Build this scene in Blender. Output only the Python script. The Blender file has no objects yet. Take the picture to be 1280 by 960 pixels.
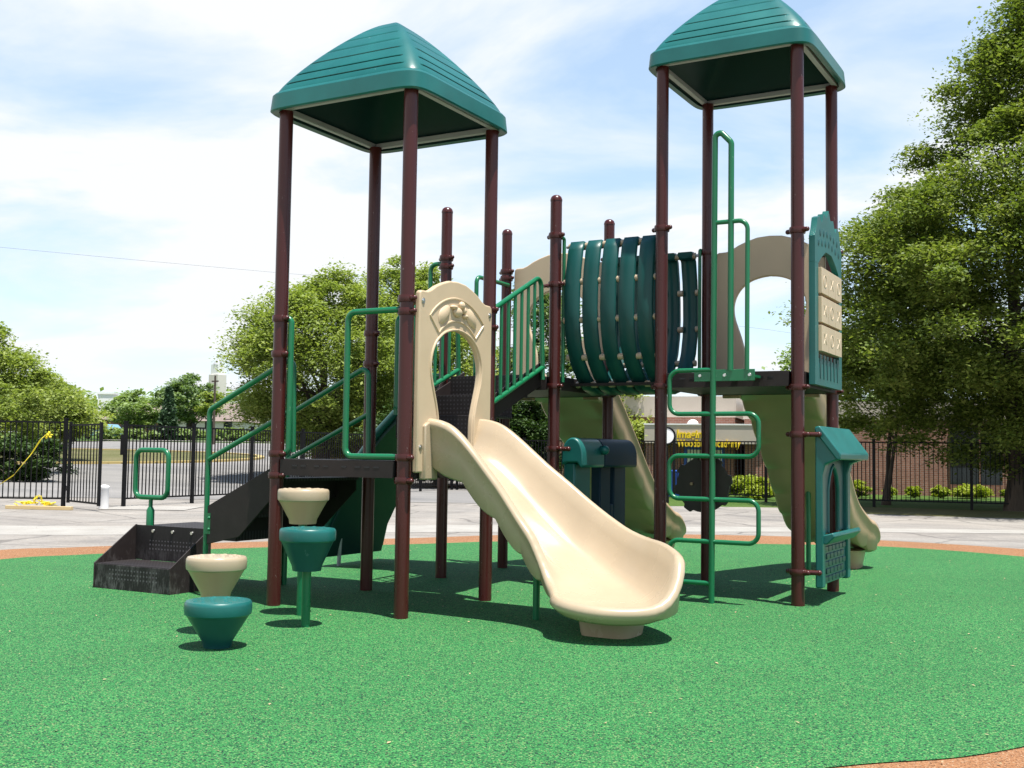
import bpy, bmesh, math, random
import numpy as np
from mathutils import Vector, Matrix
R = math.radians
scene = bpy.context.scene
COL = scene.collection

# ------------------------------------------------------------------ camera
cam_data = bpy.data.cameras.new('camera')
cam = bpy.data.objects.new('camera', cam_data); COL.objects.link(cam)
CAM = Vector((5.5381, -8.0259, 1.416))
cR = Vector((0.87341, 0.48678, 0.01418)); cF = Vector((-0.48666, 0.87140, 0.06191)).normalized()
cR = (cR - cF*cR.dot(cF)).normalized(); cU = cR.cross(cF)
M = Matrix((cR, cU, -cF)).transposed().to_4x4(); M.translation = CAM
cam.matrix_world = M
cam_data.sensor_width = 36.0; cam_data.lens = 1404.26/1280*36.0
cam_data.clip_start = 0.1; cam_data.clip_end = 3000
scene.camera = cam

# ------------------------------------------------------------------ sky, sun, exposure
TO_SUN = Vector((0.255, -0.11, 1.0)).normalized()
world = bpy.data.worlds.new('World'); scene.world = world; world.use_nodes = True
wn = world.node_tree.nodes; wl = world.node_tree.links; wn.clear()
def W(t, **k):
    n = wn.new(t)
    for a, b in k.items(): setattr(n, a, b)
    return n
sky = W('ShaderNodeTexSky', sky_type='NISHITA', sun_disc=False)
sky.sun_elevation = math.asin(TO_SUN.z); sky.sun_rotation = math.atan2(TO_SUN.x, TO_SUN.y)
sky.altitude = 200; sky.air_density = 1.0; sky.dust_density = 0.1; sky.ozone_density = 1.2
skym = W('ShaderNodeVectorMath', operation='SCALE'); skym.inputs['Scale'].default_value = 1.0
wl.new(sky.outputs[0], skym.inputs[0])
geo = W('ShaderNodeTexCoord')
sep = W('ShaderNodeSeparateXYZ'); wl.new(geo.outputs['Generated'], sep.inputs[0])
zadd = W('ShaderNodeMath', operation='MAXIMUM'); zadd.inputs[1].default_value = 0.0; wl.new(sep.outputs[2], zadd.inputs[0])
zz = W('ShaderNodeMath', operation='ADD'); zz.inputs[1].default_value = 0.16; wl.new(zadd.outputs[0], zz.inputs[0])
dx = W('ShaderNodeMath', operation='DIVIDE'); wl.new(sep.outputs[0], dx.inputs[0]); wl.new(zz.outputs[0], dx.inputs[1])
dy = W('ShaderNodeMath', operation='DIVIDE'); wl.new(sep.outputs[1], dy.inputs[0]); wl.new(zz.outputs[0], dy.inputs[1])
cmb = W('ShaderNodeCombineXYZ'); wl.new(dx.outputs[0], cmb.inputs[0]); wl.new(dy.outputs[0], cmb.inputs[1])
mp = W('ShaderNodeMapping'); mp.inputs['Rotation'].default_value = (0, 0, 0.5); mp.inputs['Scale'].default_value = (0.9, 1.15, 1); mp.inputs['Location'].default_value = (5.3, 2.2, 0)
wl.new(cmb.outputs[0], mp.inputs[0])
nz = W('ShaderNodeTexNoise'); nz.inputs['Scale'].default_value = 1.25; nz.inputs['Detail'].default_value = 10; nz.inputs['Roughness'].default_value = 0.55; nz.inputs['Distortion'].default_value = 0.35
wl.new(mp.outputs[0], nz.inputs['Vector'])
cr = W('ShaderNodeValToRGB'); cr.color_ramp.elements[0].position = 0.37; cr.color_ramp.elements[0].color = (0.46, 0.46, 0.46, 1)
cr.color_ramp.elements[1].position = 0.56; cr.color_ramp.elements[1].color = (1, 1, 1, 1)
dr_ = W('ShaderNodeVectorMath', operation='DOT_PRODUCT'); dr_.inputs[1].default_value = (.8735, .487, 0); wl.new(geo.outputs['Generated'], dr_.inputs[0])
dm_ = W('ShaderNodeMath', operation='MULTIPLY_ADD'); dm_.inputs[1].default_value = -0.13; wl.new(dr_.outputs['Value'], dm_.inputs[0]); wl.new(nz.outputs[0], dm_.inputs[2])
wl.new(dm_.outputs[0], cr.inputs[0])
# more veil towards the horizon
hz = W('ShaderNodeMapRange'); hz.inputs[1].default_value = 0.0; hz.inputs[2].default_value = 0.30; hz.inputs[3].default_value = 0.75; hz.inputs[4].default_value = 0.0
wl.new(sep.outputs[2], hz.inputs[0])
cm = W('ShaderNodeMath', operation='MAXIMUM'); wl.new(cr.outputs[0], cm.inputs[0]); wl.new(hz.outputs[0], cm.inputs[1])
zf = W('ShaderNodeMapRange', interpolation_type='SMOOTHSTEP'); zf.inputs[1].default_value = 0.40; zf.inputs[2].default_value = 0.70; zf.inputs[3].default_value = 1.0; zf.inputs[4].default_value = 0.0
wl.new(sep.outputs[2], zf.inputs[0])
cz = W('ShaderNodeMath', operation='MULTIPLY'); wl.new(cm.outputs[0], cz.inputs[0]); wl.new(zf.outputs[0], cz.inputs[1])
mx = W('ShaderNodeMix', data_type='RGBA'); wl.new(cz.outputs[0], mx.inputs[0]); wl.new(skym.outputs[0], mx.inputs[6])
ccol = W('ShaderNodeMix', data_type='RGBA'); wl.new(cm.outputs[0], ccol.inputs[0]); ccol.inputs[6].default_value = (2.5, 4.1, 5.7, 1); ccol.inputs[7].default_value = (4.72, 4.86, 5.0, 1)
wl.new(ccol.outputs[2], mx.inputs[7])
bg = W('ShaderNodeBackground'); bg.inputs[1].default_value = 0.105; wl.new(mx.outputs[2], bg.inputs[0])
wo = W('ShaderNodeOutputWorld'); wl.new(bg.outputs[0], wo.inputs[0])
sun_d = bpy.data.lights.new('sun', 'SUN'); sun_d.energy = 4.5; sun_d.angle = R(0.53); sun_d.color = (1.0, 0.955, 0.88)
sun = bpy.data.objects.new('sun', sun_d); COL.objects.link(sun)
sun.rotation_euler = TO_SUN.to_track_quat('Z', 'Y').to_euler(); sun.location = (4, -2, 14)
scene.view_settings.view_transform = 'Standard'; scene.view_settings.look = 'None'
scene.view_settings.exposure = 1.0; scene.view_settings.gamma = 1.0
try: scene.view_settings.use_curve_mapping = False
except Exception: pass
scene.render.engine = 'CYCLES'
scene.cycles.max_bounces = 6; scene.cycles.transparent_max_bounces = 8

# ------------------------------------------------------------------ materials
MAT = {}
class NT:
    def __init__(s, name):
        m = bpy.data.materials.new(name); m.use_nodes = True; MAT[name] = m
        s.m = m; s.n = m.node_tree.nodes; s.l = m.node_tree.links; s.n.clear()
        s.out = s.n.new('ShaderNodeOutputMaterial'); s.b = s.n.new('ShaderNodeBsdfPrincipled'); s.l.new(s.b.outputs[0], s.out.inputs[0])
    def node(s, t, **k):
        n = s.n.new(t)
        for a, b in k.items(): setattr(n, a, b)
        return n
    def coord(s, which='Object', scale=(1, 1, 1), rot=(0, 0, 0)):
        c = s.node('ShaderNodeNewGeometry') if which == 'World' else s.node('ShaderNodeTexCoord')
        m = s.node('ShaderNodeMapping'); m.inputs['Scale'].default_value = scale; m.inputs['Rotation'].default_value = rot
        s.l.new(c.outputs['Position' if which == 'World' else which], m.inputs[0]); return m.outputs[0]
    def noise(s, v, scale, detail=4, rough=.55, dist=0):
        n = s.node('ShaderNodeTexNoise'); n.inputs['Scale'].default_value = scale; n.inputs['Detail'].default_value = detail
        n.inputs['Roughness'].default_value = rough; n.inputs['Distortion'].default_value = dist
        s.l.new(v, n.inputs['Vector']); return n.outputs[0]
    def ramp(s, f, stops):
        r = s.node('ShaderNodeValToRGB'); e = r.color_ramp.elements
        while len(e) < len(stops): e.new(.5)
        for i, (p, c) in enumerate(stops):
            e[i].position = p; e[i].color = (c, c, c, 1) if isinstance(c, (int, float)) else (*c, 1)
        s.l.new(f, r.inputs[0]); return r.outputs[0]
    def mix(s, f, a, b, mode='MIX'):
        m = s.node('ShaderNodeMix', data_type='RGBA', blend_type=mode)
        for x, i in ((f, 0), (a, 6), (b, 7)):
            if isinstance(x, (int, float)): m.inputs[i].default_value = x
            elif isinstance(x, tuple): m.inputs[i].default_value = (*x, 1)
            else: s.l.new(x, m.inputs[i])
        return m.outputs[2]
    def math(s, op, a, b=None):
        m = s.node('ShaderNodeMath', operation=op)
        for i, x in enumerate((a, b)):
            if x is None: continue
            if isinstance(x, (int, float)): m.inputs[i].default_value = x
            else: s.l.new(x, m.inputs[i])
        return m.outputs[0]
    def set(s, color=None, rough=None, metal=None, spec=None, bump=None, bstr=.3, bdist=.01):
        for x, k in ((color, 'Base Color'), (rough, 'Roughness'), (metal, 'Metallic'), (spec, 'Specular IOR Level')):
            if x is None: continue
            if isinstance(x, tuple): s.b.inputs[k].default_value = (*x, 1)
            elif isinstance(x, (int, float)): s.b.inputs[k].default_value = x
            else: s.l.new(x, s.b.inputs[k])
        if bump is not None:
            bn = s.node('ShaderNodeBump'); bn.inputs['Strength'].default_value = bstr; bn.inputs['Distance'].default_value = bdist
            s.l.new(bump, bn.inputs['Height']); s.l.new(bn.outputs[0], s.b.inputs['Normal'])
        return s.m

def plastic(name, col, rough=.34, var=.12, scuff=.25, scuffcol=(.75, .72, .68), spec=.45):
    t = NT(name); v = t.coord('World')
    n = t.noise(v, 2.3, 5); c = t.mix(t.ramp(n, [(.3, 0.), (.7, 1.)]), tuple(x*(1-var) for x in col), tuple(min(1, x*(1+var)) for x in col))
    v2 = t.coord('World', (1, 1, .55)); s1 = t.noise(v2, 13, 8, .75, 1.2)
    sm = t.math('MULTIPLY', t.ramp(s1, [(.66, 0.), (.74, 1.)]), scuff)
    c = t.mix(sm, c, scuffcol)
    r = t.math('ADD', t.math('MULTIPLY', n, .18), rough-.09)
    fine = t.noise(t.coord('World'), 260, 2, .5)
    return t.set(c, r, 0, spec, fine, .06, .002)
def coated(name, col, rough=.3, chips=.5, chipcol=(.62, .58, .55), spec=.5):
    t = NT(name); v = t.coord('World', (1, 1, .35))
    n = t.noise(v, 3, 5); c = t.mix(n, tuple(x*.82 for x in col), tuple(x*1.18 for x in col))
    s1 = t.noise(t.coord('World', (1, 1, .4)), 38, 6, .7, .6)
    c = t.mix(t.math('MULTIPLY', t.ramp(s1, [(.665, 0.), (.715, 1.)]), chips), c, chipcol)
    return t.set(c, t.math('ADD', t.math('MULTIPLY', n, .2), rough-.1), 0, spec)
coated('maroon paint', (.056, .0115, .0098), .28, .45, spec=.38)
coated('green paint', (.006, .135, .052), .30, .25, (.5, .6, .5))
coated('black paint', (.005, .005, .006), .55, .05, (.2, .2, .2), .2)
coated('grey galvanised', (.30, .31, .32), .45, .1)
plastic('teal plastic', (.008, .108, .098), .36, .16, .45, (.55, .72, .70))
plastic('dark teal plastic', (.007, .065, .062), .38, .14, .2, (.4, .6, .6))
plastic('roof shade plastic', (.005, .030, .028), .5, .1, .05, (.1, .2, .2), spec=.25)  # roof plastic darkened, underside shade put into the colour
plastic('tan plastic', (.405, .322, .218), .27, .06, .22, (.26, .215, .15))
plastic('tan panel plastic', (.52, .405, .265), .40, .05, .10, (.42, .36, .28))
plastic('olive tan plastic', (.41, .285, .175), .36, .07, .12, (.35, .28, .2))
plastic('slat green plastic', (.006, .062, .056), .38, .14, .10, (.3, .6, .55), spec=.32)
plastic('deep green plastic', (.004, .030, .028), .45, .14, .1, (.2, .4, .4), spec=.25)
plastic('navy shade plastic', (.004, .024, .045), .5, .14, .04, (.2, .4, .5), spec=.22)  # dark navy that carries the shade under the tunnel in its colour
plastic('charcoal plastic', (.045, .038, .034), .45, .1, .1)
t = NT('steel bolt'); t.set((.62, .62, .60), .28, 1.0)
def deckmat(name, holes_axis, scratch):
    t = NT(name); v = t.coord('World')
    n = t.noise(v, 9, 6, .65); c = t.mix(n, (.010, .0085, .0085), (.026, .021, .021))
    sp = t.node('ShaderNodeSeparateXYZ'); t.l.new(v, sp.inputs[0])
    ax = {'xy': (0, 1), 'xz': (0, 2), 'yz': (1, 2)}[holes_axis]
    def cell(o):
        f = t.math('FRACT', t.math('MULTIPLY', sp.outputs[o], 23.0)); return t.math('POWER', t.math('SUBTRACT', f, .5), 2.0)
    d = t.math('ADD', cell(ax[0]), cell(ax[1])); hole = t.math('LESS_THAN', d, .05)
    if scratch:
        zb1 = t.math('MULTIPLY', t.math('GREATER_THAN', sp.outputs[2], .075), t.math('LESS_THAN', sp.outputs[2], .205)); zb2 = t.math('MULTIPLY', t.math('GREATER_THAN', sp.outputs[2], .335), t.math('LESS_THAN', sp.outputs[2], .46))
        xb = t.math('MULTIPLY', t.math('GREATER_THAN', sp.outputs[0], -3.56), t.math('LESS_THAN', sp.outputs[0], -2.86)); hole = t.math('MULTIPLY', hole, t.math('MULTIPLY', xb, t.math('ADD', zb1, zb2)))
    c = t.mix(t.math('MULTIPLY', hole, .85), c, (.11, .10, .105) if scratch else (.045, .042, .045))
    if scratch:
        s = t.math('ADD', t.math('MULTIPLY', t.noise(t.coord('World', (2.2, 2.2, .45)), 16, 10, .78, 1.0), .6), t.math('MULTIPLY', t.noise(t.coord('World'), 5, 4, .6), .4))
        low = t.node('ShaderNodeMapRange'); low.inputs[1].default_value = .0; low.inputs[2].default_value = .42; low.inputs[3].default_value = 1; low.inputs[4].default_value = .05
        t.l.new(sp.outputs[2], low.inputs[0])
        k = t.math('MULTIPLY', t.ramp(s, [(.48, 0.), (.66, .6)]), low.outputs[0])
        c = t.mix(k, c, (.34, .32, .31))
    t.set(c, .58, 0, .25, t.math('ADD', t.math('MULTIPLY', hole, -1.0), t.math('MULTIPLY', n, .3)), .35, .004)
    return t.m
deckmat('perforated deck', 'xy', False); deckmat('perforated riser', 'xz', True); deckmat('perforated stair riser', 'xz', False)
t = NT('dark deck coating'); v = t.coord('World'); n = t.noise(v, 7, 7, .7)
s = t.noise(t.coord('World', (1, 1, 1.6)), 10, 9, .8, 2.0)
c = t.mix(n, (.014, .0105, .010), (.034, .026, .025)); c = t.mix(t.math('MULTIPLY', t.ramp(s, [(.64, 0.), (.74, 1.)]), .35), c, (.30, .27, .26)); t.set(c, .55, 0, .22, n, .1, .004)
t = NT('scuffed box coating'); v = t.coord('World'); n = t.noise(v, 7, 7, .7)
s = t.math('ADD', t.math('MULTIPLY', t.noise(t.coord('World', (2.2, 2.2, .45)), 15, 10, .78, 1.0), .6), t.math('MULTIPLY', t.noise(t.coord('World'), 5, 4, .6), .4)); sp = t.node('ShaderNodeSeparateXYZ'); t.l.new(v, sp.inputs[0])
low = t.node('ShaderNodeMapRange'); low.inputs[1].default_value = .0; low.inputs[2].default_value = .5; low.inputs[3].default_value = 1; low.inputs[4].default_value = .08; t.l.new(sp.outputs[2], low.inputs[0])
c = t.mix(n, (.014, .0105, .010), (.034, .026, .025)); c = t.mix(t.math('MULTIPLY', t.ramp(s, [(.50, 0.), (.68, .5)]), low.outputs[0]), c, (.30, .28, .27)); t.set(c, .55, 0, .25, n, .1, .004)

# poured rubber, two colours
def rubber(name, cols, big):
    t = NT(name); v = t.coord('World')
    vo = t.node('ShaderNodeTexVoronoi'); vo.inputs['Scale'].default_value = 140; t.l.new(v, vo.inputs['Vector'])
    sc = t.node('ShaderNodeSeparateColor'); t.l.new(vo.outputs['Color'], sc.inputs[0])
    c = t.ramp(sc.outputs[0], cols)
    n = t.noise(v, .55, 5, .6); c = t.mix(1.0, c, t.ramp(n, [(.3, .90), (.7, 1.06)]), 'MULTIPLY')
    n2 = t.noise(v, 3.7, 6, .7); c = t.mix(t.math('MULTIPLY', t.ramp(n2, [(.55, 0.), (.8, 1.)]), .22), c, big)
    n4 = t.noise(v, 1.15, 7, .72, 1.2); c = t.mix(t.math('MULTIPLY', t.ramp(n4, [(.60, 0.), (.72, 1.)]), .16), c, (.03, .06, .04))
    t.set(c, .85, 0, .25, t.math('ADD', vo.outputs['Distance'], t.math('MULTIPLY', t.noise(v, 30, 4), .5)), .5, .006)
rubber('green rubber', [(0., (.006, .016, .016)), (.20, (.007, .030, .020)), (.30, (.017, .120, .031)), (.62, (.025, .172, .042)), (.88, (.048, .235, .066)), (1., (.21, .28, .11))], (.075, .165, .060))
rubber('orange rubber', [(0., (.05, .025, .012)), (.12, (.16, .07, .03)), (.3, (.25, .113, .050)), (.85, (.31, .155, .07)), (1., (.36, .26, .17))], (.29, .20, .125))
t = NT('pavement'); v = t.coord('World'); n = t.noise(t.coord('World', (1, 1, 1), (0, 0, .5)), .35, 8, .65, .8); n2 = t.noise(v, 24, 4, .7); n3 = t.noise(t.coord('World', (.25, 1.4, 1), (0, 0, -.51)), .8, 6, .6, .5)
c = t.ramp(n, [(.28, (.125, .120, .116)), (.45, (.225, .207, .186)), (.72, (.33, .302, .266))]); c = t.mix(t.math('MULTIPLY', t.ramp(n3, [(.45, 0.), (.62, 1.)]), .45), c, (.30, .285, .26)); c = t.mix(1., c, t.ramp(n2, [(.25, .72), (.6, 1.05)]), 'MULTIPLY')
wv = t.node('ShaderNodeMix', data_type='RGBA'); wv.inputs[0].default_value = .22; t.l.new(v, wv.inputs[6]); nn_ = t.node('ShaderNodeTexNoise'); nn_.inputs['Scale'].default_value = 1.3; nn_.inputs['Detail'].default_value = 6; t.l.new(v, nn_.inputs['Vector']); t.l.new(nn_.outputs['Color'], wv.inputs[7])
vr = t.node('ShaderNodeTexVoronoi', feature='DISTANCE_TO_EDGE'); vr.inputs['Scale'].default_value = .42; t.l.new(wv.outputs[2], vr.inputs['Vector'])
c = t.mix(t.math('MULTIPLY', t.ramp(vr.outputs['Distance'], [(.004, 1.), (.014, 0.)]), .55), c, (.07, .065, .06))
st_ = t.noise(v, .9, 6, .7, 1.0); c = t.mix(t.math('MULTIPLY', t.ramp(st_, [(.56, 0.), (.70, 1.)]), .35), c, (.12, .115, .11))
t.set(c, .9, 0, .2, n2, .4, .01)
t = NT('pale concrete'); v = t.coord('World'); n = t.noise(v, 1.2, 7, .65); n2 = t.noise(v, 40, 3, .6)
c = t.ramp(n, [(.3, (.27, .255, .23)), (.7, (.35, .335, .305))]); t.set(t.mix(1., c, t.ramp(n2, [(.3, .85), (.6, 1.05)]), 'MULTIPLY'), .9, 0, .2, n2, .3, .005)
t = NT('asphalt'); v = t.coord('World'); n = t.noise(t.coord('World', (.3, 1, 1), (0, 0, -.5)), .3, 7, .65, .4); n2 = t.noise(v, 30, 3, .6)
c = t.ramp(n, [(.3, (.15, .147, .143)), (.7, (.26, .247, .232))]); t.set(t.mix(1., c, t.ramp(n2, [(.3, .8), (.6, 1.08)]), 'MULTIPLY'), .9, 0, .2)
def grassmat(name, a, b, c3):
    t = NT(name); v = t.coord('World'); n = t.noise(v, .4, 8, .7); n2 = t.noise(v, 11, 5, .75)
    c = t.ramp(n, [(.3, a), (.5, b), (.72, c3)]); t.set(t.mix(1., c, t.ramp(n2, [(.3, .6), (.65, 1.2)]), 'MULTIPLY'), .9, 0, .15, n2, .8, .05)
grassmat('lawn', (.04, .085, .014), (.065, .12, .022), (.10, .13, .035))
grassmat('dry grass', (.085, .09, .03), (.12, .12, .05), (.17, .15, .08))
t = NT('yellow kerb paint'); t.set((.42, .32, .12), .7)
def leaf(name, c1, c2, c3, trans=.25):
    t = NT(name); g = t.node('ShaderNodeNewGeometry')
    v = t.coord('World'); n = t.ramp(t.noise(v, 1.1, 4, .6), [(.3, 0.), (.7, 1.)])
    f = t.math('ADD', t.math('MULTIPLY', g.outputs['Random Per Island'], .45), t.math('MULTIPLY', n, .5))
    c = t.ramp(f, [(.1, c1), (.5, c2), (.92, c3)])
    t.set(c, .55, 0, .3)
    tr = t.node('ShaderNodeBsdfTranslucent'); t.l.new(t.mix(1., c, (1.25, 1.35, .55), 'MULTIPLY'), tr.inputs[0])
    ms = t.node('ShaderNodeMixShader'); ms.inputs[0].default_value = trans
    t.l.new(t.b.outputs[0], ms.inputs[1]); t.l.new(tr.outputs[0], ms.inputs[2]); t.l.new(ms.outputs[0], t.out.inputs[0])
leaf('linden leaves', (0.06, 0.1, 0.016), (0.145, 0.195, 0.038), (0.3, 0.335, 0.09), 0.36)
leaf('maple leaves', (0.12, 0.175, 0.035), (0.24, 0.3, 0.072), (0.37, 0.41, 0.13), 0.38)
leaf('pale leaves', (0.18, 0.23, 0.05), (0.29, 0.34, 0.085), (0.4, 0.43, 0.14), 0.38)
leaf('grey green leaves', (0.09, 0.15, 0.06), (0.15, 0.225, 0.085), (0.23, 0.29, 0.125), 0.32)
leaf('spruce needles', (0.02, 0.05, 0.02), (0.035, 0.075, 0.03), (0.06, 0.11, 0.045), 0.1)
leaf('lime leaves', (.15, .21, .012), (.25, .31, .022), (.36, .40, .05), .3)
leaf('dark shade leaves', (.020, .045, .010), (.04, .08, .018), (.08, .12, .03), .2)  # dark greens with tree shade put into the leaf colour
leaf('far leaves', (0.14, 0.21, 0.075), (0.21, 0.29, 0.1), (0.29, 0.37, 0.15), 0.32)
t = NT('bark'); v = t.coord('World', (1, 1, .25)); n = t.noise(v, 9, 7, .7); t.set(t.mix(n, (.035, .026, .019), (.12, .095, .075)), .9, 0, .2, n, .8, .04)
def brick(name, c1, c2, mort):
    t = NT(name); g = t.node('ShaderNodeTexCoord'); sp = t.node('ShaderNodeSeparateXYZ'); t.l.new(g.outputs['Object'], sp.inputs[0])
    cb = t.node('ShaderNodeCombineXYZ'); t.l.new(sp.outputs[0], cb.inputs[0]); t.l.new(sp.outputs[2], cb.inputs[1])
    b = t.node('ShaderNodeTexBrick'); b.inputs['Scale'].default_value = 1.0; b.inputs['Brick Width'].default_value = .22; b.inputs['Row Height'].default_value = .075; b.inputs['Mortar Size'].default_value = .006
    b.inputs['Color1'].default_value = (*c1, 1); b.inputs['Color2'].default_value = (*c2, 1); b.inputs['Mortar'].default_value = (*mort, 1); t.l.new(cb.outputs[0], b.inputs['Vector'])
    n = t.noise(t.coord('Object'), 1.3, 6, .7); t.set(t.mix(1., b.outputs[0], t.ramp(n, [(.3, .82), (.7, 1.12)]), 'MULTIPLY'), .85, 0, .2, b.outputs[1], -.3, .006)
brick('red brick', (.235, .105, .075), (.30, .145, .105), (.34, .28, .24))
brick('dark brick', (.17, .075, .05), (.24, .11, .075), (.25, .20, .17))
def flat(name, col, rough=.6, metal=0, scale=2.0, var=.1):
    t = NT(name); n = t.noise(t.coord('World'), scale, 6, .65); t.set(t.mix(n, tuple(x*(1-var) for x in col), tuple(min(1, x*(1+var)) for x in col)), rough, metal, .4)
flat('tan fascia', (.46, .40, .335)); flat('dark opening', (.012, .012, .014), .25); flat('glass', (.02, .026, .03), .08)
flat('white paint', (.78, .77, .75), .5); flat('sign yellow', (.78, .55, .015), .5); flat('blue paint', (.02, .10, .48), .45)
flat('roof shingle', (.21, .165, .145), .9, 0, 3); flat('cream siding', (.60, .56, .50)); flat('caution yellow', (.80, .66, .03), .5); flat('raw timber', (.55, .42, .22), .8)
flat('car blue', (.16, .30, .38), .25); flat('tyre', (.015, .015, .015), .8); flat('leaf litter', (.36, .29, .16), .85, 0, 9, .35); flat('wire black', (.03, .03, .035), .6)
flat('disc white', (.80, .80, .80), .4)

# ------------------------------------------------------------------ mesh helper
def V3(p): return Vector((p[0], p[1], p[2]))
def fillet(pts, r, n=6, closed=False):
    P = [V3(p) for p in pts]; out = []; m = len(P)
    for i in range(m):
        if not closed and i in (0, m-1): out.append(P[i]); continue
        a, b, c = P[i-1], P[i], P[(i+1) % m]
        u = (a-b); w = (c-b); lu, lw = u.length, w.length; u.normalize(); w.normalize()
        ang = u.angle(w)
        if ang > 3.1: out.append(b); continue
        d = min(r/math.tan(ang/2), lu*.49, lw*.49); rr = d*math.tan(ang/2)
        bis = (u+w).normalized(); cen = b+bis*(rr/math.sin(ang/2))
        s = (b+u*d)-cen; e = (b+w*d)-cen; ax = s.cross(e).normalized(); tot = s.angle(e)
        for k in range(n+1): out.append(cen+Matrix.Rotation(tot*k/n, 3, ax) @ s)
    return out
class MB:
    def __init__(s, xf=None): s.v = []; s.f = []; s.mi = []; s.xf = xf; s.cur = 0
    def add(s, vs, fs):
        o = len(s.v)
        for p in vs:
            p = V3(p); s.v.append(s.xf(p) if s.xf else p)
        for f in fs: s.f.append(tuple(i+o for i in f)); s.mi.append(s.cur)
        return s
    def box(s, x0, x1, y0, y1, z0, z1):
        vs = [(x, y, z) for z in (z0, z1) for y in (y0, y1) for x in (x0, x1)]
        return s.add(vs, [(0, 2, 3, 1), (4, 5, 7, 6), (0, 1, 5, 4), (1, 3, 7, 5), (3, 2, 6, 7), (2, 0, 4, 6)])
    def prism(s, poly, axis, a, b):
        # poly in the two remaining axes (order xyz), extruded a..b along axis
        n = len(poly)
        def mk(p, w): return {'x': (w, p[0], p[1]), 'y': (p[0], w, p[1]), 'z': (p[0], p[1], w)}[axis]
        vs = [mk(p, a) for p in poly]+[mk(p, b) for p in poly]
        return s.add(vs, [tuple(range(n-1, -1, -1)), tuple(range(n, 2*n))]+[(i, (i+1) % n, n+(i+1) % n, n+i) for i in range(n)])
    def tube(s, path, r, n=10, closed=False, caps=True):
        P = [V3(p) for p in path]; m = len(P); rs = r if isinstance(r, (list, tuple)) else [r]*m
        rings = []; prev = None
        for i in range(m):
            if closed: t = (P[(i+1) % m]-P[i-1])
            else: t = P[min(i+1, m-1)]-P[max(i-1, 0)]
            t.normalize()
            if prev is None:
                a = Vector((0, 0, 1)) if abs(t.z) < .9 else Vector((1, 0, 0)); u = t.cross(a).normalized()
            else: u = (prev-t*prev.dot(t)).normalized()
            prev = u; w = t.cross(u)
            rings.append([P[i]+(u*math.cos(2*math.pi*k/n)+w*math.sin(2*math.pi*k/n))*rs[i] for k in range(n)])
        return s.loft(rings, closed, caps)
    def loft(s, rings, closed=False, caps=True):
        m, n = len(rings), len(rings[0]); vs = [p for r in rings for p in r]; fs = []
        for i in range(m if closed else m-1):
            j = (i+1) % m
            for k in range(n): fs.append((i*n+k, i*n+(k+1) % n, j*n+(k+1) % n, j*n+k))
        if caps and not closed: fs += [tuple(range(n-1, -1, -1)), tuple((m-1)*n+k for k in range(n))]
        return s.add(vs, fs)
    def lathe(s, prof, cx, cy, n=28, z0=0):
        rings = [[(cx+r*math.cos(2*math.pi*k/n), cy+r*math.sin(2*math.pi*k/n), z0+z) for k in range(n)] for r, z in prof]
        return s.loft(rings)
    def ball(s, c, rx, ry=None, rz=None, n=10, m=7):
        ry = ry or rx; rz = rz or rx; rings = []
        for i in range(m+1):
            a = math.pi*(i/m)-math.pi/2; a = max(min(a, 1.5), -1.5)
            rings.append([(c[0]+rx*math.cos(a)*math.cos(2*math.pi*k/n), c[1]+ry*math.cos(a)*math.sin(2*math.pi*k/n), c[2]+rz*math.sin(a)) for k in range(n)])
        return s.loft(rings)
    def build(s, name, mat, parent=None, smooth=35, bevel=0, origin=None, seg=2, sub=0, merge=0):
        xs = np.array([tuple(v) for v in s.v])
        if origin is None: origin = ((xs[:, 0].min()+xs[:, 0].max())/2, (xs[:, 1].min()+xs[:, 1].max())/2, xs[:, 2].min())
        me = bpy.data.meshes.new(name); me.from_pydata([tuple(v-Vector(origin)) for v in s.v], [], s.f); me.update()
        bm = bmesh.new(); bm.from_mesh(me)
        if merge: bmesh.ops.remove_doubles(bm, verts=bm.verts, dist=merge)
        bmesh.ops.recalc_face_normals(bm, faces=bm.faces); bm.to_mesh(me); bm.free()
        for mm in (mat if isinstance(mat, (list, tuple)) else [mat]): me.materials.append(MAT[mm])
        if any(s.mi): me.polygons.foreach_set('material_index', s.mi)
        if smooth:
            me.polygons.foreach_set('use_smooth', [True]*len(me.polygons)); me.set_sharp_from_angle(angle=R(smooth))
        o = bpy.data.objects.new(name, me); COL.objects.link(o)
        put(o, origin, parent)
        if bevel:
            b = o.modifiers.new('bevel', 'BEVEL'); b.width = bevel; b.segments = seg; b.limit_method = 'ANGLE'; b.angle_limit = R(35); b.harden_normals = False
        if sub: o.modifiers.new('sub', 'SUBSURF').render_levels = sub; o.modifiers['sub'].levels = sub
        return o
WPOS = {}
def put(o, origin, parent):
    WPOS[o.name] = Vector(origin)
    if parent is not None: o.parent = parent; o.location = Vector(origin)-WPOS[parent.name]
    else: o.location = origin
def copy_of(o, origin, parent):
    c = o.copy(); COL.objects.link(c); c.parent = None; put(c, origin, parent); return c
def thing(name, label, cat, loc=(0, 0, 0), group=None):
    o = bpy.data.objects.new(name, None); COL.objects.link(o); o.empty_display_size = .2
    put(o, loc, None); return tag(o, label, cat, group)
def tag(o, label, cat, group=None):
    o['label'] = label; o['category'] = cat
    if group: o['group'] = group
    return o
def struct(o, kind='structure'): o['kind'] = kind; return o
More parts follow.
